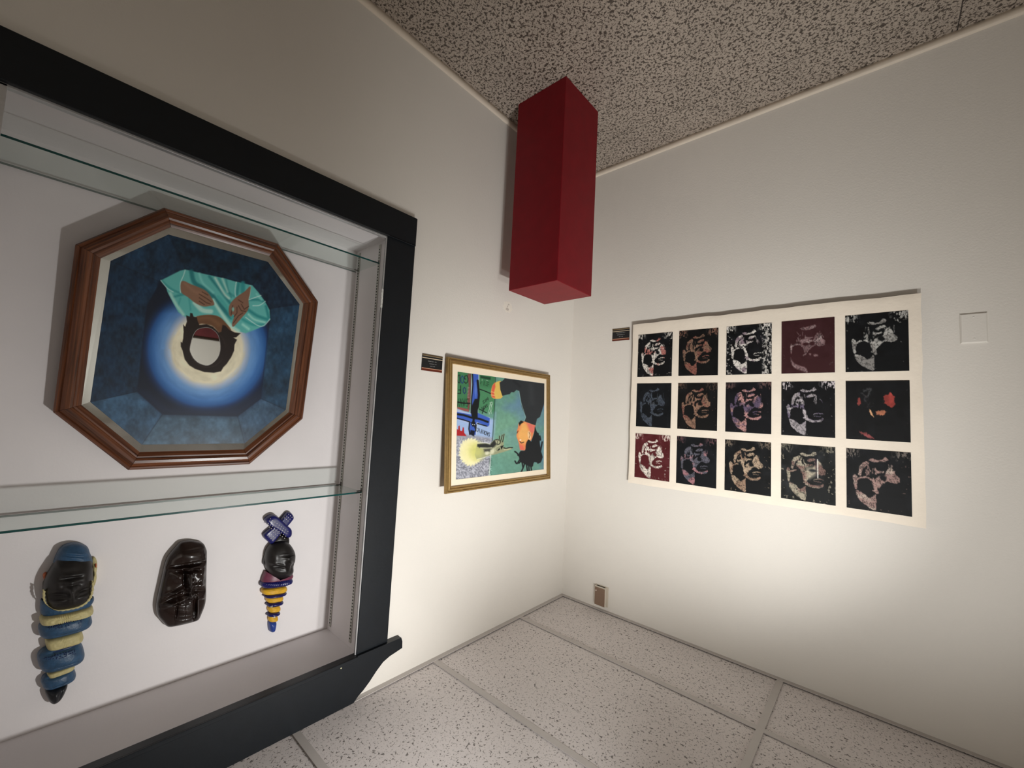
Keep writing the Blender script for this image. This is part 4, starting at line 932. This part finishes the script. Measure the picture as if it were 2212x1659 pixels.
for (cx, cy, w, h, t, dp) in [(500, 870, 490, 155, -14, .058), (462, 1150, 425, 205, -16, .054), (440, 1345, 320, 130, -20, .046)]:
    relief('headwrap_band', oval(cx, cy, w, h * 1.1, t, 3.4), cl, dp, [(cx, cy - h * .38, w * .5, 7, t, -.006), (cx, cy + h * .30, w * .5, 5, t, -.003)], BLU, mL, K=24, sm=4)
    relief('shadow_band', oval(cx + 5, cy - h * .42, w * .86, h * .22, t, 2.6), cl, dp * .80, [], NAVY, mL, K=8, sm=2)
relief('headwrap_tip', [(320, 1440), (420, 1420), (520, 1390), (500, 1470), (450, 1545), (390, 1570), (345, 1530)], cl, .040, [(420, 1460, 12, 70, 10, .004), (460, 1460, 8, 60, 14, -.003)], mat('dark_tip', (22, 25, 30), .4, grain=.2, gscale=60), mL)
rd = random.Random(4)
studs('punched_dots', [(a_, b_, dome(a_, b_, 500, 870, 490, 165, -14, .058)) for a_, b_, _ in [(300 + 380 * t + rd.uniform(-5, 5), 915 - 95 * t + j * 17 + rd.uniform(-4, 4), 0) for t in np.linspace(.12, .9, 17) for j in (-1, 0, 1) if rd.random() > .2]], cl, -.0004, .0019, NAVY, mL)
studs('punched_dots', [(a_, b_, dome(a_, b_, 462, 1150, 425, 220, -16, .054)) for a_, b_, _ in [(280 + 340 * t + rd.uniform(-5, 5), 1200 - 95 * t + j * 17 + rd.uniform(-4, 4), 0) for t in np.linspace(.12, .9, 16) for j in (-1, 0, 1) if rd.random() > .2]], cl, -.0004, .0019, NAVY, mL)
relief('earring', [(738, 275), (765, 262), (785, 300), (788, 350), (780, 400), (782, 450), (765, 515), (745, 500), (750, 400), (735, 330)], cl, .022, [(765, 335, 10, 18, 0, .004), (765, 410, 8, 8, 0, .004)], CRE, mL)
relief('earring_bead', oval(771, 330, 24, 44, 0), cl, .030, [], mat('orange_bead', (186, 92, 44), .4), mL, K=8)
relief('earring', [(300, 420), (330, 400), (350, 430), (335, 470), (310, 465)], cl, .020, [], mat('orange_bead', (186, 92, 44), .4), mL, K=8)
relief('ear', [(300, 490), (330, 480), (335, 560), (325, 640), (300, 600)], cl, .028, [], DKF, mL, K=10)
# ---- carved wooden mask
cm = (310, 1140, 6.912)
mp = onX(310 + 560 / 6.912, 1140 + 230 / 6.912, .29)
EB = mat('ebony_carved', (32, 20, 16), .24, grain=.3, gscale=26, bump=.12, bscale=70, coat=.2)
mM = empty('wall_mask', (XB, mp[1], mp[2]), 'glossy dark brown carved wooden face mask hanging in the middle', 'mask', 'masks on the case back panel')
outM = [(480, 290), (560, 215), (690, 192), (800, 205), (890, 232), (930, 300), (945, 370), (940, 600), (935, 850), (932, 1040), (915, 1150), (870, 1270), (820, 1370), (740, 1405), (640, 1432), (520, 1460), (400, 1480), (340, 1465), (280, 1400), (220, 1330), (195, 1250), (190, 1150), (210, 1030), (250, 850), (285, 690), (320, 540), (360, 440), (410, 370)]
fM = [(700, 370, 190, 75, -6, .012), (760, 300, 120, 12, -8, -.004), (670, 485, 190, 9, -10, .007), (670, 520, 200, 16, -8, -.014), (660, 560, 190, 16, -8, .007), (660, 608, 120, 16, -4, -.016),
      (500, 700, 60, 55, -20, .010), (850, 650, 50, 50, 20, .010), (650, 720, 34, 110, 4, .020), (660, 880, 26, 90, 0, .014), (575, 730, 12, 90, 0, -.012), (700, 740, 12, 70, 10, -.008),
      (430, 910, 120, 40, -26, .007), (430, 890, 105, 8, -26, -.008), (430, 925, 95, 7, -26, .008), (430, 960, 110, 10, -26, -.012), (440, 1010, 130, 16, -24, -.010), (815, 800, 105, 44, -6, .008), (810, 770, 90, 7, -6, -.008), (800, 810, 80, 8, -4, .008), (810, 850, 100, 8, -6, -.010), (800, 910, 120, 18, 2, -.012),
      (430, 1080, 150, 16, -22, .010), (640, 970, 70, 22, 0, .009), (850, 1010, 100, 14, -2, .008), (400, 1115, 130, 7, -12, -.008), (600, 1250, 95, 150, -4, .006), (745, 1220, 17, 130, 0, -.018), (780, 1180, 8, 130, 0, .006), (465, 1240, 12, 120, 5, -.008),
      (600, 1100, 60, 5, -6, -.004), (600, 1165, 90, 4, -6, -.003), (600, 1265, 90, 4, -6, -.003), (600, 1330, 90, 4, -8, -.003), (590, 1200, 4, 110, 2, -.003)]
fM = [f_[:5] + (f_[5] * 1.2,) for f_ in fM]
relief('carved_face', outM, cm, .050, fM, EB, mM, rim=.38, pw=3.0, K=80, sm=7)
# ---- mask with spotted bow and yellow coils
cr_ = (530, 1080, 5.53)
mp = onX(530 + 400 / 5.53, 1080 + 200 / 5.53, .29)
mR = empty('wall_mask', (XB, mp[1], mp[2]), 'dark face mask with white-spotted blue bow and yellow coiled headwrap', 'mask', 'masks on the case back panel')
COB = mat('cobalt_glaze', (22, 24, 92), .3, grain=.15, gscale=60)
YEL = mat('yellow_glaze', (222, 172, 44), .4, grain=.12, gscale=90)
MAR = mat('maroon_glaze', (112, 52, 74), .4, grain=.2, gscale=90)
WHD = mat('white_dot', (220, 216, 210), .4)
relief('bow_tail', [(500, 150), (545, 155), (578, 205), (560, 240), (520, 290), (420, 400), (320, 520), (280, 505), (225, 450), (225, 405), (300, 340), (400, 260), (460, 195)], cr_, .030, [], COB, mR, K=16, pw=8, rim=.6)
relief('bow_tail', [(240, 240), (275, 200), (340, 178), (400, 215), (480, 290), (530, 330), (552, 370), (545, 430), (500, 450), (420, 390), (320, 325), (262, 290)], cr_, .042, [], COB, mR, K=16, pw=8, rim=.6)
dots = [(300 + i * 26 + j * -13, 225 + i * 19 + j * 27, .030) for i in range(9) for j in range(4) if not (i == 0 and j == 3)]
studs('white_dots', [(a, b_, .042) for k, (a, b_, _) in enumerate(dots)], cr_, .0002, .0015, WHD, mR)
studs('white_dots', [(262 + i * 28 + j * 22, 420 - i * 26 + j * 20, .030) for i in range(4) for j in range(4)] + [(470 + i * 24 + j * 20, 215 - i * 22 + j * 18, .030) for i in range(3) for j in range(3)], cr_, .0002, .0015, WHD, mR)
relief('neck', [(330, 460), (410, 400), (480, 430), (520, 440), (515, 540), (420, 570), (300, 560), (290, 510)], cr_, .026, [], DKF, mR, K=10)
relief('face', [(340, 510), (430, 485), (510, 510), (560, 570), (588, 640), (585, 720), (565, 790), (562, 860), (520, 915), (420, 940), (320, 925), (265, 850), (235, 740), (250, 620), (290, 550)], cr_, .066,
       [(480, 620, 45, 9, -4, .006), (485, 642, 45, 6, -2, -.006), (485, 662, 42, 9, 0, .006), (480, 715, 26, 24, 0, .014), (465, 765, 15, 40, 0, .010), (350, 775, 48, 18, 4, -.010), (352, 785, 38, 7, 4, .007), (545, 755, 30, 15, 4, -.008), (545, 762, 24, 6, 0, .006), (345, 740, 55, 10, 8, .005), (310, 660, 36, 70, 8, .006), (430, 840, 80, 40, 0, .005)], DKF, mR, K=50, sm=8)
relief('ear', [(240, 640), (255, 625), (262, 700), (250, 780), (212, 770), (210, 720)], cr_, .026, [(235, 700, 5, 40, 0, -.004)], DKF, mR, K=10)
relief('maroon_band', [(225, 880), (250, 850), (290, 920), (380, 955), (480, 945), (545, 900), (560, 880), (565, 920), (500, 975), (380, 1000), (260, 985), (195, 980)], cr_, .046, [(380, 968, 160, 5, -4, -.005)], MAR, mR)
relief('twisted_band', oval(372, 985, 385, 96, -9, 3), cr_, .056, [(200 + k * 24, 1010 - k * 3.6, 4, 60, 30, -.0035) for k in range(16)], COB, mR)
for (cx, cy, w, h, t, dp) in [(345, 1075, 305, 86, -8, .046), (348, 1178, 205, 78, -8, .038), (342, 1298, 150, 80, -8, .032), (330, 1415, 116, 76, -8, .028)]:
    relief('yellow_coil', oval(cx, cy, w, h, t, 3.2), cr_, dp, [(cx, cy + j * 11, w * .6, 3, t, -.002) for j in (-2, -1, 0, 1, 2)], YEL, mR, K=18, sm=4)
for (cx, cy, w, h, t, dp) in [(355, 1128, 275, 50, -10, .050), (350, 1232, 205, 56, -12, .044), (334, 1358, 158, 50, -12, .038)]:
    relief('blue_coil', oval(cx, cy, w, h, t, 2.6), cr_, dp, [], COB, mR, K=14, sm=3)
relief('white_chip', [(270, 1262), (300, 1225), (300, 1240), (290, 1265)], cr_, .046, [], WHD, mR, K=4)
relief('white_chip', [(300, 1382), (318, 1362), (325, 1352), (345, 1378), (325, 1392)], cr_, .041, [], WHD, mR, K=4)
relief('headwrap_tip', [(282, 1450), (320, 1440), (364, 1450), (360, 1520), (345, 1565), (315, 1578), (288, 1560), (278, 1500)], cr_, .030, [], mat('blue_tip', (34, 62, 140), .35), mR)

for o in bpy.data.objects:
    if 'org' in o: del o['org']
